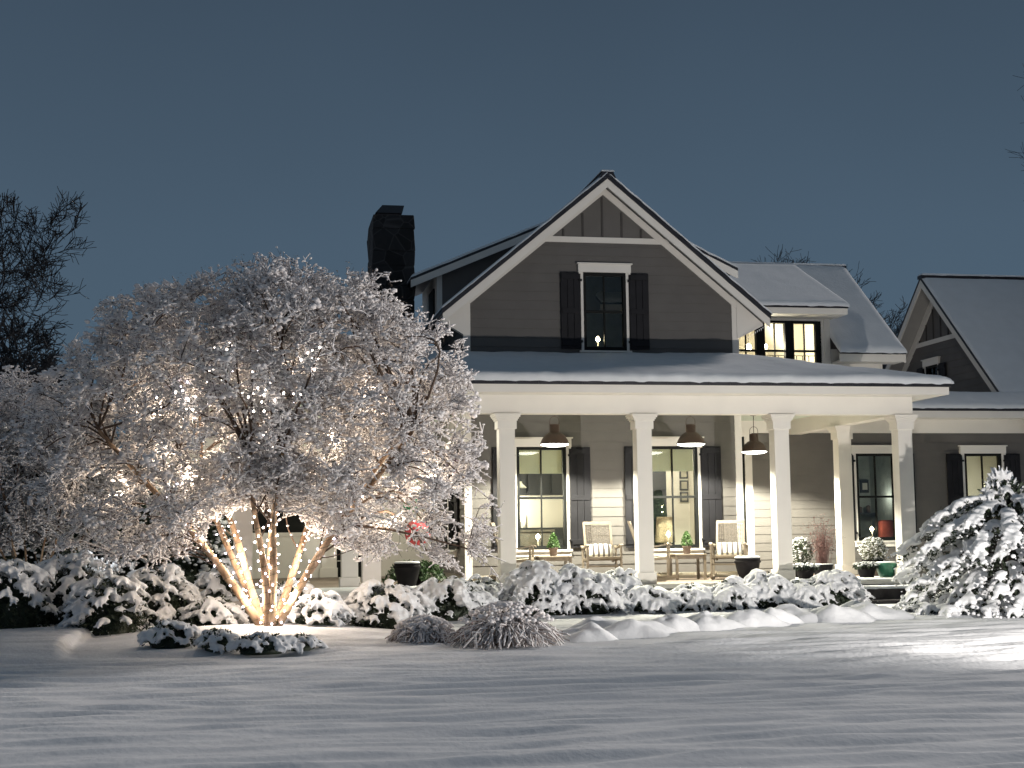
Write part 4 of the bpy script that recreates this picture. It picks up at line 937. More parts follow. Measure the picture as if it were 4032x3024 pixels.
for px, Y, sc_, lab in ((3172, 24.05, 1.0, 'low dark pot of snowy trailing leaves behind the hedge'), (3413, 24.15, 1.0, 'dark pot of snowy leaves left of the green bowl')):
    t_ = pot([(0, 0), (.12, 0), (.17, .17), (.18, .19), (.16, .19), (0, .17)], 'low_planter', lab, 'plant', aX(px, 2270, Y), Y, FLOOR+.02, M_POTDARK)
    foliage(t_, ballpts(600, (0, 0, .20), (.24, .2, .07)), .035, M_LEAF, ballpts(260, (0, 0, .235), (.25, .2, .05)))
t_ = pot([(0, 0), (.10, 0), (.20, .11), (.235, .14), (.22, .145), (0, .11)], 'bowl_planter', 'wide dark bowl with a feathery frosted shrub under the wing window', 'plant', aX(3440, 2220, 25.6), 25.6, FLOOR+.16, M_POTDARK, None)
MB().box(-.18, .18, -.16, .16, -.16, -.002).build('stand', M_DECK, t_)
foliage(t_, ballpts(1500, (0, 0, .32), (.27, .24, .24)), .026, mat('sage_leaf', (.11, .12, .07), .7, .4, 9), ballpts(500, (0, 0, .34), (.28, .24, .24), .5))
GB = [(0, 0), (.12, 0), (.135, .02), (.175, .12), (.20, .21), (.215, .235), (.215, .26), (.198, .26), (.19, .22), (0, .20)]
pot(GB, 'green_bowl', 'green glazed ribbed bowl with snow rim on the porch edge', 'pot', aX(3492, 2250, 24.15), 24.15, FLOOR+.02, M_POTGREEN, None, (.20, .255, .025))
wc = thing('watering_can', 'small dark metal can with a tall loop handle and snow on top', 'watering can', (aX(3557, 2260, 24.1), 24.1, FLOOR+.02))
MB().lathe([(0, 0), (.085, 0), (.085, .20), (.07, .22), (.06, .22), (0, .20)], 0, 0, 20).build('can', M_POTDARK, wc, True)
MB().tube([(-.075, 0, .18)]+[(-.08*math.cos(a), 0, .27+.12*math.sin(a)) for a in np.linspace(0, math.pi, 9)]+[(.075, 0, .18)], .008, 6).build('handle', M_POTDARK, wc)
MB().tube([(-.08, 0, .05), (-.14, 0, .12), (-.17, -.02, .21)], .014, 8).build('spout', M_POTDARK, wc)
MB().lathe([(.085, .20), (.08, .235), (.03, .25), (0, .25)], 0, 0, 16).build('snow_cap', M_SNOW, wc, True)
# hanging ball ornaments near the entry
for px, py, Y, r, col, lab in ((1790, 1838, 25.6, .17, (.30, .16, .36), 'large purple ball ornament hanging by the gable corner'),
                              (1645, 2098, 25.8, .24, (.75, .10, .12), 'large red ball ornament hanging above the fern'),
                              (1618, 1985, 26.4, .15, (.05, .42, .22), 'large green ball ornament hanging behind the snowy twigs'),
                              (1535, 1755, 26.4, .12, (.70, .08, .14), 'small red ball ornament hanging high behind the snowy tree')):
    p = at(px, py, Y); t_ = thing('ball_ornament', lab, 'ornament', tuple(p), group='ball ornaments hanging at the entry')
    a = np.linspace(-math.pi/2, math.pi/2, 15); MB().lathe([(r*math.cos(q), r*math.sin(q)) for q in a], 0, 0, 24).build('ball', mat('ornament_paint', col, .2, .08, 6), t_, True)
    MB().lathe([(0, r+.03), (.03, r+.03), (.03, r-.005)], 0, 0, 10).build('cap', M_CREAM, t_); MB().tube([(0, 0, r+.03), (0, 0, ZCL-p[2])], .004, 5).build('cord', M_POTDARK, t_)
# icicles at the right eave return
for i in range(11):
    b = MB(); s_ = i/10; x = XR+.12+s_*(ER-XR-.16); z = EZ-.19-(1-s_)*.24+.0; L = rnd.uniform(.02, .09); b.lathe([(.010, z), (.006, z-L*.5), (0, z-L)], x, YR+.12, 5)
    b.build('icicle', M_SNOW, house)
# ------------------------------------------------------------------ snow covered shrubs
def snow_fingers(Pc, out, n, rng_, L=.20, r=.045, spread=1.1):
    """centres and radii of drooping snow fingers that start at Pc"""
    Cn, Rd = [], []; az = math.atan2(out[1], out[0])
    for _ in range(n):
        a = az+rng_.uniform(-spread, spread); l = L*rng_.uniform(.5, 1.2); rr = r*rng_.uniform(.7, 1.2); dn = rng_.uniform(.35, 1.3)
        for k_ in range(6):
            s_ = k_/5; Cn.append(Pc+np.array([math.cos(a)*l*s_, math.sin(a)*l*s_, .02-dn*l*s_*s_])); q = rr*(1.1-.45*s_); Rd.append((q, q, q*.85))
    return Cn, Rd
def snow_shrub(label, cx, cy, rx, ry, h, seed, z0=None, dens=1., fl=.17, name='snowy_shrub', group='snow laden shrubs in front of the house', voxel=.019, low=.12, lump=1., leafm=None):
    r_ = np.random.default_rng(seed); z0 = gz(cx, cy)-.02 if z0 is None else z0
    t_ = thing(name, label, 'shrub', (cx, cy, z0), group=group)
    n = int(58*dens*(rx*ry+rx*h+ry*h)/.8); Cn, Rd = [], []
    for i in range(n):
        u = (i+.5)/n; sz = 1-u*(1-low); a = i*2.39996+r_.uniform(-.3, .3); cz_ = max(0, 1-sz*sz)**.5
        k_ = 1+.22*mn.noise(Vector((math.cos(a)*cz_*2.2+seed, math.sin(a)*cz_*2.2, sz*2.2)))+r_.uniform(-.07, .07)
        P = np.array([rx*cz_*math.cos(a)*k_, ry*cz_*math.sin(a)*k_, h*(.10+.90*sz)*k_]); s_ = lump*r_.uniform(.75, 1.3)
        if sz < .38 and r_.random() < .30: continue
        Cn.append(P); Rd.append((.072*s_, .072*s_, .042*s_))
        Cn.append(P*.95+[0, 0, .01]); Rd.append((.08*s_, .08*s_, .045*s_))
        a_, b_ = snow_fingers(P, (P[0], P[1]) if cz_ > .15 else (math.cos(a), math.sin(a)), int(r_.integers(5, 10)), r_, fl*s_*r_.uniform(.8, 1.25), .026*s_)
        Cn += a_; Rd += b_
    v, f = blobs(Cn, Rd, ICO1); o = remeshed('snow', v, f, voxel, M_SNOW, t_)
    n = int(2600*(rx+ry)*h); d = r_.normal(size=(n, 3)); d /= np.linalg.norm(d, axis=1)[:, None]; d[:, 2] = np.abs(d[:, 2])
    P = d*np.array([rx, ry, h])*r_.uniform(.6, 1.07, (n, 1)); P[:, 2] = P[:, 2]*.95+.04
    v, f = leaves(P, .035); npmesh('foliage', v, f, leafm or M_LEAF, t_)
    core = ICO2[0].copy(); core[:, 2] = np.clip(core[:, 2], -.05, 1); core = core*np.array([rx, ry, h])*.72*(1+.12*r_.normal(size=(len(core), 1))*.5)
    npmesh('branches', core, ICO2[1], M_LEAF, t_, True)  # solid dark core added to block the view through the shrub
    return t_
K = 4032/2212
def osh(x0, x1, yt, Y):       # overview-picture extent -> centre x, half width, height
    xa, xb = aX(x0*K, 1300*K, Y), aX(x1*K, 1300*K, Y); return (xa+xb)/2, (xb-xa)/2, aZ((x0+x1)/2*K, yt*K, Y)
SH = [(-60, 110, 1195, 19.8, 'leftmost snowy evergreen shrub at the picture edge', .9), (50, 250, 1178, 20.6, 'tall dark snowy shrub second from the left edge', .9),
      (140, 330, 1235, 19.5, 'rounded snowy shrub third from the left edge', 1.), (240, 440, 1222, 20.4, 'broad snowy shrub left of the lit trunks', 1.),
      (395, 530, 1285, 19.9, 'low snowy shrub just behind the lit trunks on the left', 1.2), (430, 520, 1205, 21.2, 'drooping snowy bush behind the left lit trunk', 1.),
      (560, 690, 1250, 20.2, 'snowy shrub behind the right lit trunk', 1.1), (625, 745, 1275, 19.2, 'brightly lit snowy shrub right of the trunks', 1.2),
      (735, 930, 1252, 19.75, 'large snowy shrub below the dark urn', 1.3), (880, 1060, 1243, 21.3, 'large snowy shrub left of the first column', 1.3),
      (975, 1110, 1245, 22.3, 'snowy shrub at the foot of the first column', 1.2), (1090, 1215, 1212, 22.2, 'tall peaked snowy shrub beside the first column', 1.4),
      (1160, 1345, 1228, 22.35, 'widest smooth snow covered shrub below the front facing chair', 1.5), (1285, 1390, 1228, 22.9, 'snowy shrub tip at the base of the second column', 1.2),
      (1335, 1455, 1262, 22.5, 'rounded snowy shrub right of the second column', 1.4), (1440, 1550, 1258, 22.7, 'small snowy shrub below the right table', 1.4),
      (1520, 1625, 1250, 22.5, 'peaked snowy shrub below the rightmost chair', 1.4), (1595, 1720, 1232, 22.7, 'snowy shrub in front of the third column', 1.3),
      (1680, 1775, 1252, 22.6, 'snowy shrub right of the third column', 1.3), (1745, 1862, 1230, 22.55, 'rightmost hedge shrub beside the porch steps', 1.3)]
for i, (x0, x1, yt, Y, lab, dn) in enumerate(SH):
    Y -= .55 if x0 >= 1080 else .25; cx_, rx_, zt = osh(x0, x1, yt, Y); g = gz(cx_, Y)
    snow_shrub(lab, cx_, Y, rx_*.93, min(.75, max(.38, rx_*.8)), (zt-g)*.93, 100+i, dens=dn*1.12, lump=1.0 if x0 < 1080 else 1.15, fl=.17)
# low plants by the tree
LOW = [(300, 445, 1330, 1385, 'low snowy ground plant left of the trunks', .32), (425, 520, 1350, 1400, 'flat snowy tuft before the trunks', .2), (490, 640, 1362, 1420, 'dark leafed snowy plant in front of the trunks', .28), (600, 700, 1372, 1412, 'small trailing snowy plant right of the front plant', .2),
       (255, 340, 1328, 1350, 'small snow heap of leaves at the bed edge', .2)]
for i, (x0, x1, yt, yb, lab, h) in enumerate(LOW):
    p = gpt((x0+x1)/2*K, yb*K); Y = p[1]+.25; cx_, rx_, zt = osh(x0, x1, yt, Y)
    snow_shrub(lab, cx_, Y, rx_*.9, .30, max(.14, (zt-gz(cx_, Y))*.85), 300+i, dens=3.4, fl=.11, name='low_plant', group='low snowy plants in the tree bed', lump=.62, voxel=.016)
# snow mounds along the border
MO = [(1265, 1345, 52), (1300, 1330, 50), (1372, 1336, 58), (1442, 1326, 45), (1523, 1322, 50), (1608, 1315, 52), (1668, 1312, 40), (1722, 1306, 62), (1802, 1306, 60), (1885, 1300, 60), (1855, 1297, 50), (262, 1332, 48), (480, 1296, 30)]
MD = ['leftmost', 'second, partly hidden', 'third', 'fourth', 'fifth', 'sixth', 'seventh, small', 'eighth, tall', 'ninth', 'tenth, nearest the steps', 'eleventh, behind the tenth']
for i, (x, yt, hw) in enumerate(MO):
    if i == 12: continue
    base = gpt(x*K, (yt+36)*K); Y = base[1]; cx_ = base[0]; rx_ = hw/3072*Y*1.12; h = (aZ(x*K, yt*K, Y)-gz(cx_, Y)+.02); V = []; n1, n2 = 12, 36
    for a in range(n1+1):
        s_ = a/n1
        for b_ in range(n2):
            an = 2*math.pi*b_/n2; k_ = 1+.35*mn.noise(Vector((math.cos(an)*1.3+i*5, math.sin(an)*1.3, 0))); prof = max(0, 1-s_*s_)**1.3
            x_, y_ = math.cos(an)*s_*rx_*1.6*k_, math.sin(an)*s_*rx_*1.15*k_
            V.append((cx_+x_, Y+y_, gz(cx_+x_, Y+y_)-.012+h*.86*prof*(1+.36*mn.noise(Vector((x_*2.6, y_*2.6, i)))+.22*mn.noise(Vector((x_*7, y_*7, i)))) ))
    I = np.arange(len(V)).reshape(n1+1, n2); Fq = np.stack([I[:-1].ravel(), np.roll(I, -1, 1)[:-1].ravel(), np.roll(I, -1, 1)[1:].ravel(), I[1:].ravel()], 1)
    o = npmesh('snow_mound', V, Fq, M_LAWN, None, True)
    tag(o, (MD[i]+' of the smooth snow mounds along the hedge foot') if i < 11 else 'smooth snow mound left of the tree bed', 'snow mound', 'snow mounds along the border')
# ornamental grass clumps, bowed down under snow
for gi, (x0, x1, yt, yb, lab) in enumerate(((985, 1200, 1303, 1402, 'large drooping ornamental grass clump under snow'), (848, 982, 1332, 1396, 'smaller drooping ornamental grass clump under snow'))):
    p = gpt((x0+x1)/2*K, yb*K); Y = p[1]+.35; cx_, rx_, zt = osh(x0, x1, yt, Y); g = gz(cx_, Y); h = zt-g; r_ = np.random.default_rng(50+gi)
    t_ = thing('ornamental_grass', lab, 'grass clump', (cx_, Y, g), group='bowed grasses in the border'); V0, V1, R0, SN, SR, W0, W1, WR = [], [], [], [], [], [], [], []
    for i in range(800):
        a = r_.uniform(0, 6.28); da_ = r_.normal()*.35; L = rx_*r_.uniform(.25, 1.18); H = h*r_.uniform(.75, 1.0)*(1.08-.3*(L/rx_)**2); prev = np.array([r_.normal(scale=.05), r_.normal(scale=.05), 0.]); st = prev.copy(); dr_ = r_.uniform(.75, 1.05)
        for k_ in range(1, 10):
            s_ = k_/9; a += da_/9; p_ = st+r_.normal(size=3)*.007*k_*.5+np.array([math.cos(a)*L*s_, math.sin(a)*L*s_*.85, max(.01, H*(1.55*s_**.6-.6*s_-dr_*s_**4*.93))]); V0.append(prev); V1.append(p_); R0.append(.004); prev = p_
            if s_ > .18 and i % 3: W0.append(V0[-1]+np.array([0, 0, .010])); W1.append(p_+[0, 0, .010]); q = r_.uniform(.6, 1.3)*(1.2-.65*s_); WR.append(.0135*q)
    v, f = tubes(V0, V1, R0, np.array(R0)*.8, 3); npmesh('blades', v, f, M_GRASS, t_)
    v, f = tubes(W0, W1, WR, WR, 5); npmesh('snow_strands', v, f, M_TREESNOW, t_, True)
    for i in range(190):
        a = r_.uniform(0, 6.28); s_ = r_.uniform(0, .9)**.7; SN.append(np.array([math.cos(a)*rx_*s_, math.sin(a)*rx_*s_*.8, h*(1.0-.45*s_*s_)])); q = r_.uniform(.6, 1.3); SR.append((.034*q, .034*q, .024*q))
    v, f = blobs(SN, SR, ICO1, .2); npmesh('snow', v, f, M_TREESNOW, t_, True)
# ------------------------------------------------------------------ crape myrtle
def grow_tree(name, label, base, poly, centre, depth, Yp, seed, ntrunk, nL2, nL3, nL4, trunk_r, top_frac, snow=1., clumps=0, group=None, twigmat=None, lean=None, seedheads=0, bits=(.013, .013, .010), snowmat=None, catg='tree'):
    r_ = np.random.default_rng(seed); t_ = thing(name, label, catg, tuple(base), group=group); bx, by, bz = base
    P = np.array([at(x*K, y*K, Yp) for x, y in poly]); c = at(centre[0]*K, centre[1]*K, Yp); ang = np.arctan2(P[:, 2]-c[2], P[:, 0]-c[0]); rad = np.hypot(P[:, 0]-c[0], P[:, 2]-c[2]); o_ = np.argsort(ang)
    ang, rad = ang[o_], rad[o_]; A = np.concatenate([ang-2*np.pi, ang, ang+2*np.pi]); Rr = np.tile(rad, 3)
    rho = lambda th: np.interp(th, A, Rr)
    def env(n, lo=.25):
        d = r_.normal(size=(n, 3)); d /= np.linalg.norm(d, axis=1)[:, None]; q = r_.uniform(lo**2, 1, n)**.5; th = np.arctan2(d[:, 2], d[:, 0]); k_ = np.hypot(d[:, 0], d[:, 2])*q*rho(th)
        return np.stack([c[0]+np.cos(th)*k_, c[1]+d[:, 1]*q*depth*np.where(np.sin(th) < -.2, .8, 1.), c[2]+np.sin(th)*k_], 1)
    def inside(Q):
        dx, dz = Q[:, 0]-c[0], Q[:, 2]-c[2]; k_ = np.hypot(dx, dz)/rho(np.arctan2(dz, dx)); return k_**2+((Q[:, 1]-c[1])/depth)**2 < 1.05
    S0, S1, SR0, SR1 = [], [], [], []
    nodes, nrad, ndir = [], [], []
    TR = []
    for i in range(ntrunk):                         # trunks
        a = i*2*math.pi/ntrunk+r_.uniform(-.3, .3); L = r_.uniform(.55, 1.35)*top_frac[0]; H = r_.uniform(.85, 1.1)*top_frac[1]; pts = []
        off = np.array([math.cos(a)*.10, math.sin(a)*.10, 0])
        for k_ in range(15):
            s_ = k_/14; pts.append(np.array([bx, by, bz-.03])+off+np.array([math.cos(a)*L*s_**1.12, math.sin(a)*L*.75*s_**1.12, H*s_])+np.array([math.sin(s_*7+i)*.035, math.cos(s_*6+i*2)*.035, 0])*s_**.5)
        rr = [trunk_r*r_.uniform(.9, 1.15)*(1-.62*k_/14) for k_ in range(15)] if i == 0 or True else None
        TR.append((pts, rr))
        for k_ in range(4, 15): nodes.append(pts[k_]); nrad.append(rr[k_]); ndir.append(pts[k_]-pts[k_-1])
    for pts, rr in TR:
        MB().tube(pts, rr, 10).build('trunk', M_BARK, t_, True)
    def level(n, targets, rad_k, nseg, curl, maxlen, rmin, sag=0.):
        nonlocal nodes, nrad, ndir
        N = np.array(nodes); Rn = np.array(nrad); nn, nr, nd = [], [], []
        for j in range(len(targets)):
            tg = targets[j]; d = N-tg; dist = np.linalg.norm(d, axis=1)+np.clip(N[:, 2]-tg[2], 0, None)*.8+np.clip(.35*maxlen-np.linalg.norm(d, axis=1), 0, None)*2
            k_ = int(np.argmin(dist+r_.uniform(0, .15*maxlen, len(dist)))); p0 = N[k_]; v = tg-p0; L = np.linalg.norm(v)
            if L > maxlen: v *= maxlen/L; L = maxlen
            r0 = max(rmin, min(Rn[k_]*.8, rad_k*L)); prev = p0; bend = r_.normal(size=3)*L*curl
            for s in range(1, nseg+1):
                s_ = s/nseg; p_ = p0+v*s_+bend*math.sin(s_*math.pi)*.5+np.array([0, 0, L*.16*math.sin(s_*math.pi)-sag*L*s_*s_]); S0.append(prev); S1.append(p_); SR0.append(r0*(1-.6*(s-1)/nseg)); SR1.append(r0*(1-.6*s/nseg))
                nn.append(p_); nr.append(r0*(1-.6*s_)); prev = p_
        return nn, nr
    a, b_ = level(nL2, env(nL2, .3), .016, 6, .25, 2.0, .010); k2 = len(S0)
    nodes += a; nrad += b_
    a, b_ = level(nL3, env(nL3, .35), .011, 4, .25, .75, .0055, .08)
    nodes, nrad = a, b_
    k3 = len(S0)
    Nn = np.array(a); idx = r_.integers(0, len(Nn), nL4); st = Nn[idx]; dd = r_.normal(size=(nL4, 3)); dd += (st-c)*.45; dd[:, 2] += .25; dd /= np.linalg.norm(dd, axis=1)[:, None]
    L = r_.uniform(.08, .20, nL4)[:, None]; mid = st+dd*L*.5+r_.normal(size=(nL4, 3))*.012; end = st+dd*L+r_.normal(size=(nL4, 3))*.03
    keep = inside(end); st, mid, end = st[keep], mid[keep], end[keep]; n4 = len(st)
    A0 = np.concatenate([np.array(S0), st, mid]); A1 = np.concatenate([np.array(S1), mid, end]); B0 = np.concatenate([SR0, np.full(n4, .0042), np.full(n4, .003)]); B1 = np.concatenate([SR1, np.full(n4, .003), np.full(n4, .002)])
    # side forks
    f1 = mid+r_.normal(size=mid.shape)*.06; A0 = np.concatenate([A0, mid]); A1 = np.concatenate([A1, f1]); B0 = np.concatenate([B0, np.full(n4, .003)]); B1 = np.concatenate([B1, np.full(n4, .0018)])
    v, f = tubes(A0[:k2]-base, A1[:k2]-base, B0[:k2], B1[:k2], 6); npmesh('branches', v, f, M_BRANCH, t_, True)
    v, f = tubes(A0[k2:]-base, A1[k2:]-base, B0[k2:], B1[k2:], 4); npmesh('twigs', v, f, twigmat or M_TWIG, t_)
    for ch in t_.children:
        if ch.name.startswith('trunk'):
            ch.data.transform(Matrix.Translation(-Vector(base)))
    # snow lying on twigs
    d = A1-A0; Ls = np.linalg.norm(d, axis=1); hz = np.hypot(d[:, 0], d[:, 1])/np.maximum(Ls, 1e-6)
    SC, SRr = [], []
    for rep in range(3):
        q = r_.random(len(A0)) < snow*(.25+.75*hz)*(1. if rep == 0 else .55); t = r_.uniform(.1, 1., (q.sum(), 1)); P_ = A0[q]+d[q]*t; rr_ = (B0[q]+B1[q])/2
        k_ = r_.uniform(.6, 1.5, (q.sum(), 1)); SC.append(P_+np.stack([0*rr_, 0*rr_, rr_+.004], 1)); SRr.append(np.array([bits])*k_*np.array([1.3, .8, .9])+rr_[:, None]*.6)
    q = r_.random(len(end)) < snow*.9; SC.append(end[q]); SRr.append(np.array([[1.35, 1.2, 1.3]])*np.array([bits])*r_.uniform(.7, 1.5, (q.sum(), 1)))
    SC, SRr = np.concatenate(SC), np.concatenate(SRr)
    if clumps:
        cc = []; cr_ = []
        for ctr in end[r_.integers(0, len(end), clumps)]:
            n_ = r_.integers(4, 10); o2 = r_.normal(size=(n_, 3))*np.array([.055, .055, .03]); cc.append(ctr+o2); cr_.append(np.array([[.034, .034, .024]])*r_.uniform(.6, 1.35, (n_, 1)))
        SC = np.concatenate([SC]+cc); SRr = np.concatenate([SRr]+cr_)
    q = (r_.random(len(A0)) < .24+.70*hz) & (np.arange(len(A0)) >= k2//1)
    up_ = np.stack([0*B0, 0*B0, B0*.8+.004], 1)+r_.normal(size=(len(A0), 3))*.0025; tr_ = B0*.7+.0055*r_.uniform(.5, 1.4, len(B0))
    va, fa = blobs(SC-base, SRr, ICO1, .28); fq = np.concatenate([fa, fa[:, 2:3]], 1)
    vb, fb = tubes((A0+up_)[q]-base, (A1+up_)[q]-base, tr_[q], tr_[q]*.8, 4); npmesh('snow', vb, fb, snowmat or M_TREESNOW, t_)
    npmesh('snow_clumps', va, fa, snowmat or M_TREESNOW, t_)
    if seedheads:
        tops = end[(end[:, 2]-c[2])/rho(np.arctan2(end[:, 2]-c[2], end[:, 0]-c[0])) > .45]; tops = tops[r_.integers(0, len(tops), seedheads)]
        PP = (tops[:, None]+r_.normal(size=(len(tops), 14, 3))*np.array([.022, .022, .04])+[0, 0, .03]).reshape(-1, 3); v, f = leaves(PP-base, .012); npmesh('seed_heads', v, f, M_SEED, t_)
    return t_, TR, np.array(nodes), c
TBASE = gpt(1062, 2475)
TB = np.array([TBASE[0], 18.5, gz(TBASE[0], 18.5)])
POLY = [(1095,1140),(1100,1250),(1045,1262),(960,1225),(890,1190),(840,1205),(775,1215),(705,1165),(640,1105),(560,1085),(470,1110),(425,1180),(330,1240),(230,1240),(120,1190),(40,1010),(60,880),(120,770),(225,655),(300,625),(340,605),(400,612),(450,590),(500,582),(540,558),(600,545),(650,560),(690,585),(720,590),(790,588),(850,603),(900,645),(950,690),(1005,740),(1020,800),(1035,880),(1050,930),(1030,1010),(1075,1090)]
tree, TR, TN, TC = grow_tree('snowy_tree', 'broad multi trunk tree covered in snow and wound with lit string lights', TB, POLY, (590, 900), 1.9, 18.5, 11, 9, 240, 2800, 21000, .056, (1.65, 2.4), .72, 760, seedheads=330, bits=(.0145, .0125, .010))
# string lights on the trunks and through the crown
sl = thing('string_lights', 'warm white string lights wound round the trunks of the snowy tree', 'string lights', tuple(TB))
BP = []; b = MB()
rs = np.random.default_rng(5)
for ti, (pts, rr) in enumerate(TR):
    pts = np.array(pts); wire = []; nb = 26; kmax = 9.5
    for k_ in range(nb*4):
        s_ = k_/(nb*4-1)*kmax; i = min(int(s_), 13); q = pts[i]*(1-(s_-i))+pts[i+1]*(s_-i); r0 = rr[i]+.012; a = k_*.78+ti+math.sin(k_*.37+ti)*.9; w_ = q+np.array([math.cos(a)*r0, math.sin(a)*r0, 0]); wire.append(tuple(w_-TB))
        if k_ % 4 == 0: BP.append(w_+np.array([math.cos(a), math.sin(a), 0])*.012+rs.normal(size=3)*.012)
    b.tube(wire, .003, 4)
b.build('cable', M_LEAF, sl, fix=False)
NI = TN[(np.abs(TN[:, 0]-TC[0]-.0) < 1.25) & (TN[:, 2] < TC[2]+.75) & (TN[:, 2] > TC[2]-.95) & (TN[:, 1] < TC[1]+.6)]
for _ in range(15):                                  # loose clusters in the crown
    c0 = NI[rs.integers(0, len(NI))]
    for _ in range(8): BP.append(c0+rs.normal(size=3)*np.array([.09, .09, .10]))
BP = np.array(BP); order = np.argsort(BP[:, 1])      # nearest the viewer first
bv, bf = ICO1
proto = None
for j, i in enumerate(order[:100]):
    me = bpy.data.meshes.new('bulb') if proto is None else proto
    if proto is None:
        v, f = blobs([(0, 0, 0)], [(.0125, .0125, .015)], ICO1); o = npmesh('bulb', v, f, E_STRING, sl, True); proto = o.data
    else:
        o = bpy.data.objects.new('bulb', proto); C.objects.link(o); o.parent = sl
    o.location = BP[i]-TB
rest = BP[order[100:]]
v, f = blobs(rest-TB, np.full((len(rest), 3), .0125), ICO1); o = npmesh('bulbs', v, f, E_STRING2, sl, True); o['kind'] = 'stuff'
for k_, (dx, dy, dz, pw_) in enumerate(((0, -.10, .12, 9), (-.22, -.22, .35, 7), (.25, -.25, .35, 7), (0, .25, .4, 7), (-.38, 0, .8, 7), (.42, .02, .8, 7), (0, -.30, .9, 6), (.0, .3, 1.2, 4),
        (-.75, -.15, 1.2, 4.5), (.8, .1, 1.25, 4.5), (0, -.1, 1.7, 7), (-.95, .1, 1.9, 8), (.9, -.1, 1.95, 8), (-.3, .0, 2.3, 8), (.35, .1, 2.5, 8), (-.9, -.3, 2.6, 6), (.75, -.4, 2.35, 5), (-1.4, .1, 2.1, 7), (-1.9, -.2, 1.7, 6), (2.0, -.2, 1.9, 7), (1.5, -.3, 1.35, 6), (-1.4, -.5, 2.7, 6), (1.3, -.5, 2.9, 6), (.1, -.5, 3.0, 6), (-.4, .6, 3.1, 6), (1.5, 0., 2.0, 6))):
    lamp('string_light_glow', 'POINT', tuple(TB+np.array([dx, dy, dz])), pw_*(2.4 if abs(dx) < 1.2 and dz < 2.7 else 1.7), (1, .82, .62), .05)
# ------------------------------------------------------------------ left side growth
p2 = [(265,1150),(150,1190),(60,1180),(-40,1190),(-120,1100),(-120,900),(-60,820),(0,795),(90,800),(150,830),(230,900),(270,1000)]
b2 = np.array([aX(80*K, 1250*K, 22.5), 22.5, gz(-3.9, 22.5)])
grow_tree('snowy_bush', 'tall frosted twiggy bush at the far left beside the snowy tree', b2, p2, (90, 1000), 1.4, 22.5, 21, 9, 120, 1100, 6500, .028, (.7, 1.6), .95, 80, catg='shrub')
# lit drooping stems with snow leaves
t_ = thing('drooping_bush', 'arching stems with bright white snow lumps lit from behind at left', 'shrub', (aX(120*K, 1200*K, 21.0), 21.0, gz(-3.4, 21)))
V0, V1, R0, SN, SR = [], [], [], [], []; r_ = np.random.default_rng(77)
for i in range(46):
    a = r_.uniform(-.9, .9); L = r_.uniform(.5, 1.15); H = r_.uniform(.85, 1.5); prev = np.array([r_.normal(scale=.08), r_.normal(scale=.08), .3])
    for k_ in range(1, 11):
        s_ = k_/10; p_ = np.array([math.cos(a)*L*s_, -abs(math.sin(a))*L*s_*.6, .3+H*(1.5*s_-1.0*s_*s_)*.75+.02]); V0.append(prev); V1.append(p_); R0.append(.006*(1-.6*s_)); prev = p_
        if s_ > .45 and r_.random() < .55: SN.append(p_+[0, 0, -.015]); q = r_.uniform(.7, 1.3); SR.append((.022*q, .022*q, .045*q))
        SN.append(p_+[0, 0, .008]); SR.append((.025, .018, .009))
v, f = tubes(V0, V1, R0, R0, 4); npmesh('stems', v, f, M_TWIG, t_); v, f = blobs(SN, SR, ICO1, .15); npmesh('snow', v, f, M_SNOW, t_, True)
lamp('path_light', 'POINT', (t_.location[0]+.75, 20.4, gz(-3, 21)+1.15), 5, (.90, .96, 1), .05)
# ------------------------------------------------------------------ bare trees and dark evergreens behind
def bare_tree(name, label, x, y, H, seed, spread=.5, r0=.2, matr=None, gens=5, group=None, z0=0, thick=1.):
    r_ = np.random.default_rng(seed); t_ = thing(name, label, 'tree', (x, y, z0), group=group); S0, S1, A, B = [], [], [], []
    def rec(p, d, L, r, g):
        n = 4; prev = p
        for k_ in range(n):
            d = d+r_.normal(size=3)*.10; d[2] += .03*(g > 0); d /= np.linalg.norm(d); q = prev+d*L/n; S0.append(prev); S1.append(q); A.append(r*(1-.55*k_/n)); B.append(r*(1-.55*(k_+1)/n)); prev = q
            if g < gens and k_ >= (1 if g else 1):
                for _ in range(1 if g == 0 else (2 if r_.random() < .75 else 1)):
                    e_ = d+r_.normal(size=3)*(spread+.12*g*.3); e_ /= np.linalg.norm(e_); rec(q, e_, L*r_.uniform(.52, .74), r*(1-.55*(k_+1)/n)*.62, g+1)
    rec(np.zeros(3), np.array([.0, 0, 1.]), H*.42, r0, 0)
    S0, S1, A, B = map(np.array, (S0, S1, A, B)); k_ = A > r0*.40; q = H/S1[:, 2].max(); S0 *= q; S1 *= q
    A = np.maximum(A, y*.00018*thick); B = np.maximum(B, y*.00015*thick)
    v, f = tubes(S0[k_], S1[k_], A[k_], B[k_], 8); npmesh('trunk', v, f, matr or M_TWIG2, t_, True)
    v, f = tubes(S0[~k_], S1[~k_], A[~k_], B[~k_], 3); npmesh('branches', v, f, matr or M_TWIG2, t_)
    return t_
bare_tree('bare_tree', 'large dark bare tree against the sky at the left edge', aX(-40, 1500, 42), 42, aZ(0, 660, 42), 4, .5, .26, gens=6, thick=1.4, matr=mat('night_twig', (.008, .009, .013), .9, .3, 6))
bare_tree('bare_tree', 'dark bare tree low behind the snowy tree at the left', aX(170, 1500, 46), 46, aZ(300, 1180, 46), 9, .6, .22, gens=6, thick=2.)
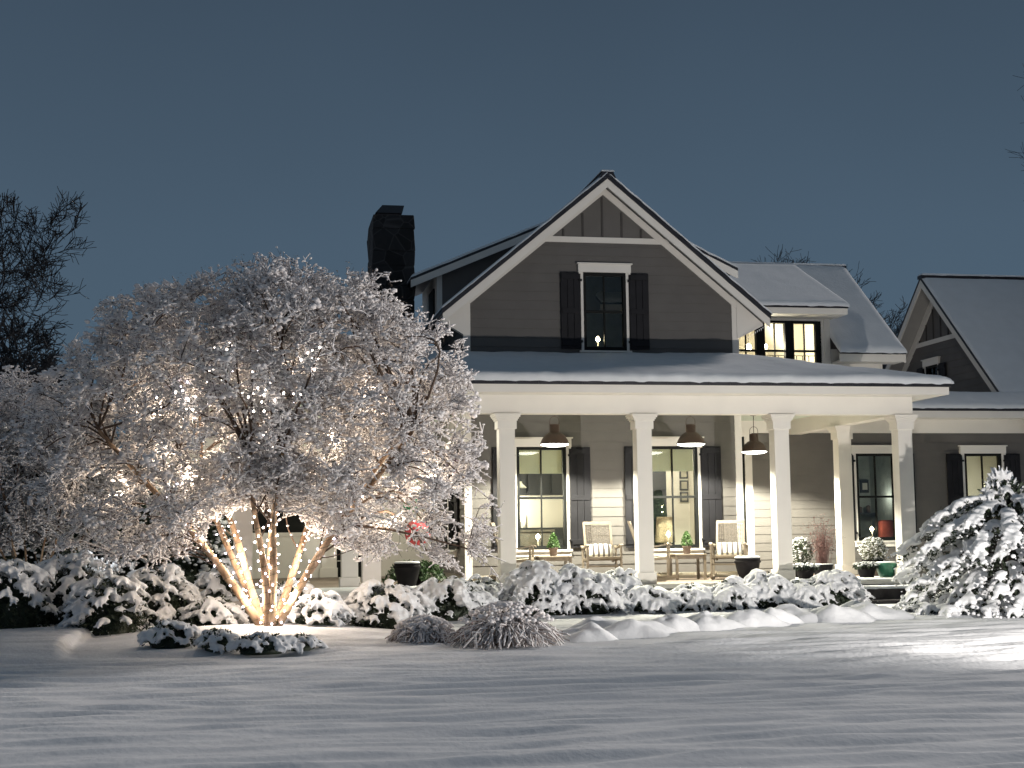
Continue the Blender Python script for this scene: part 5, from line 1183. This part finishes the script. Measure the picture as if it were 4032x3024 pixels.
for i, (px, Y, H, sd, lab) in enumerate(((2880, 62, aZ(2880, 975, 62), 31, 'bare tree top just above the gable slope'), (2800, 60, aZ(3080, 990, 60), 32, 'bare tree top above the snowy middle ridge'), (3230, 64, aZ(3230, 1130, 64), 33, 'faint bare tree above the ridge end'), (3430, 58, aZ(3400, 1215, 58), 34, 'bare tree in the gap between the two right roofs'), (3540, 60, aZ(3560, 1290, 60), 35, 'low bare tree close to the right gable'))):
    bare_tree('bare_tree', lab, aX(px, 1500, Y), Y, H, sd, .5, .2, gens=6, group='distant bare trees behind the house')
r_ = np.random.default_rng(91)
for i, (px, Y, H, R) in enumerate(((-60, 30, 3.6, 1.6), (330, 31, 3.9, 1.6), (700, 32, 3.4, 1.5), (150, 27, 2.6, 1.2), (520, 26.5, 2.4, 1.1), (780, 26, 2.2, .9))):
    t_ = thing('evergreen_tree', ['farthest left', 'tallest', 'third from the left of the', 'low leftmost', 'low middle', 'low right'][i]+' dark evergreen behind the snowy tree', 'tree', (aX(px, 1900, Y), Y, 0), group='dark evergreens behind the snowy tree')
    n = 9000; h = r_.uniform(0, 1, n)**1.3; a = r_.uniform(0, 6.28, n); rr = R*(1-h*.75)*np.sqrt(r_.uniform(.1, 1, n))*(1+.2*np.sin(a*5+h*20)); v, f = leaves(np.stack([rr*np.cos(a), rr*np.sin(a), .1+h*H], 1), .10); npmesh('crown', v, f, M_LEAF, t_)
    MB().tube([(0, 0, 0), (0, 0, H*.8)], [.12, .03], 8).build('trunk', M_TWIG, t_)
    k_ = 1500; h = r_.uniform(0, 1, k_); a = r_.uniform(0, 6.28, k_); rr = R*(1-h*.75)*r_.uniform(.85, 1, k_); v, f = blobs(np.stack([rr*np.cos(a), rr*np.sin(a), .15+h*H], 1), r_.uniform(.02, .075, (k_, 1))*np.array([[1, 1, .6]]), ICO1, .2); npmesh('snow', v, f, M_SNOW, t_)
# ------------------------------------------------------------------ conifer at the right
cxp = aX(2172*K, 1200*K, 20.2); cz0 = gz(cxp, 20.2); ct = thing('snowy_conifer', 'young conifer with drooping boughs weighed down by snow at the right', 'tree', (cxp, 20.2, cz0)); r_ = np.random.default_rng(12)
HT = aZ(2165*K, 1020*K, 20.2)-cz0; Cn, Rd, ND, B0, B1, BR = [], [], [], [], [], []
NB = 92
for i in range(NB):
    h = (i+.5)/NB; a = i*2.39996; L = (1.50 if h < .62 else 1.50-1.9*(h-.62))*(.74+.36*r_.random())*(1.0 if h < .80 else .26); z = .12+h*HT*.88; up = .10+.55*h
    prev = np.array([0, 0, z]); n = 8
    for k_ in range(1, n+1):
        s_ = k_/n; p_ = np.array([math.cos(a)*L*s_, math.sin(a)*L*s_, z+up*L*s_-(.62+.2*(1-h))*L*s_*s_]); p_[2] = max(p_[2], .06); B0.append(prev); B1.append(p_); BR.append(.018*(1-s_)+.004); prev = p_
        if s_ > .2:
            ND.append(p_+r_.normal(size=(26, 3))*np.array([.055, .055, .04])-[0, 0, .06])
        if s_ > .3 and h < .93 and r_.random() < .95:
            q = r_.uniform(.9, 1.5)*(1.0 if h < .8 else .6); Cn.append(p_+[0, 0, .03]); Rd.append((.10*q, .10*q, .05*q))
            c_, d_ = snow_fingers(p_+np.array([0, 0, .02]), (math.cos(a), math.sin(a)), int(r_.integers(3, 7)), r_, .25*q, .038*q, .9); Cn += c_; Rd += d_
for i in range(64):                                   # upright leader shoots
    u_ = r_.random(); a = i*2.4; rr = .05+.20*(1-u_)+r_.uniform(0, .05); L = r_.uniform(.16, .26); st = np.array([math.cos(a)*rr*.45, math.sin(a)*rr*.45, HT*(.74+.22*u_)-L*.4])
    for k_ in range(8): s_ = k_/7; Cn.append(st+np.array([math.cos(a)*rr*s_, math.sin(a)*rr*s_, L*(s_+.15*s_*s_)])); q = .021+.007*math.sin(s_*3.1); Rd.append((q, q, q*1.2))
    ND.append(st+r_.normal(size=(26, 3))*np.array([.05, .05, .08])+[0, 0, .02])
v, f = blobs(Cn, Rd, ICO1); remeshed('snow', v, f, .019, M_SNOW, ct, 2)
v, f = leaves(np.concatenate(ND), .035); npmesh('needles', v, f, M_LEAF, ct); v, f = tubes(B0, B1, BR, BR, 5); npmesh('branches', v, f, M_TWIG, ct)
MB().tube([(0, 0, -.05), (0, 0, HT*.9)], [.06, .012], 8).build('trunk', M_TWIG, ct)
# faint twigs of a tree standing beyond the right edge
bare_tree('bare_tree', 'twigs of a tree just reaching in at the upper right edge', aX(4032+590, 600, 30), 30, aZ(4032, 120, 30), 41, .42, .20, gens=6)
# ------------------------------------------------------------------ put each thing's origin at its base
for o in list(C.objects):
    if o.parent is None and o.type == 'EMPTY' and tuple(o.location) == (0, 0, 0) and o.name != 'house':
        pts = [Vector(v.co) for ch in o.children if ch.type == 'MESH' for v in ch.data.vertices]
        if not pts: continue
        c_ = Vector(((min(p[0] for p in pts)+max(p[0] for p in pts))/2, (min(p[1] for p in pts)+max(p[1] for p in pts))/2, min(p[2] for p in pts)))
        o.location = c_
        for ch in o.children:
            if ch.type == 'MESH': ch.data.transform(Matrix.Translation(-c_))
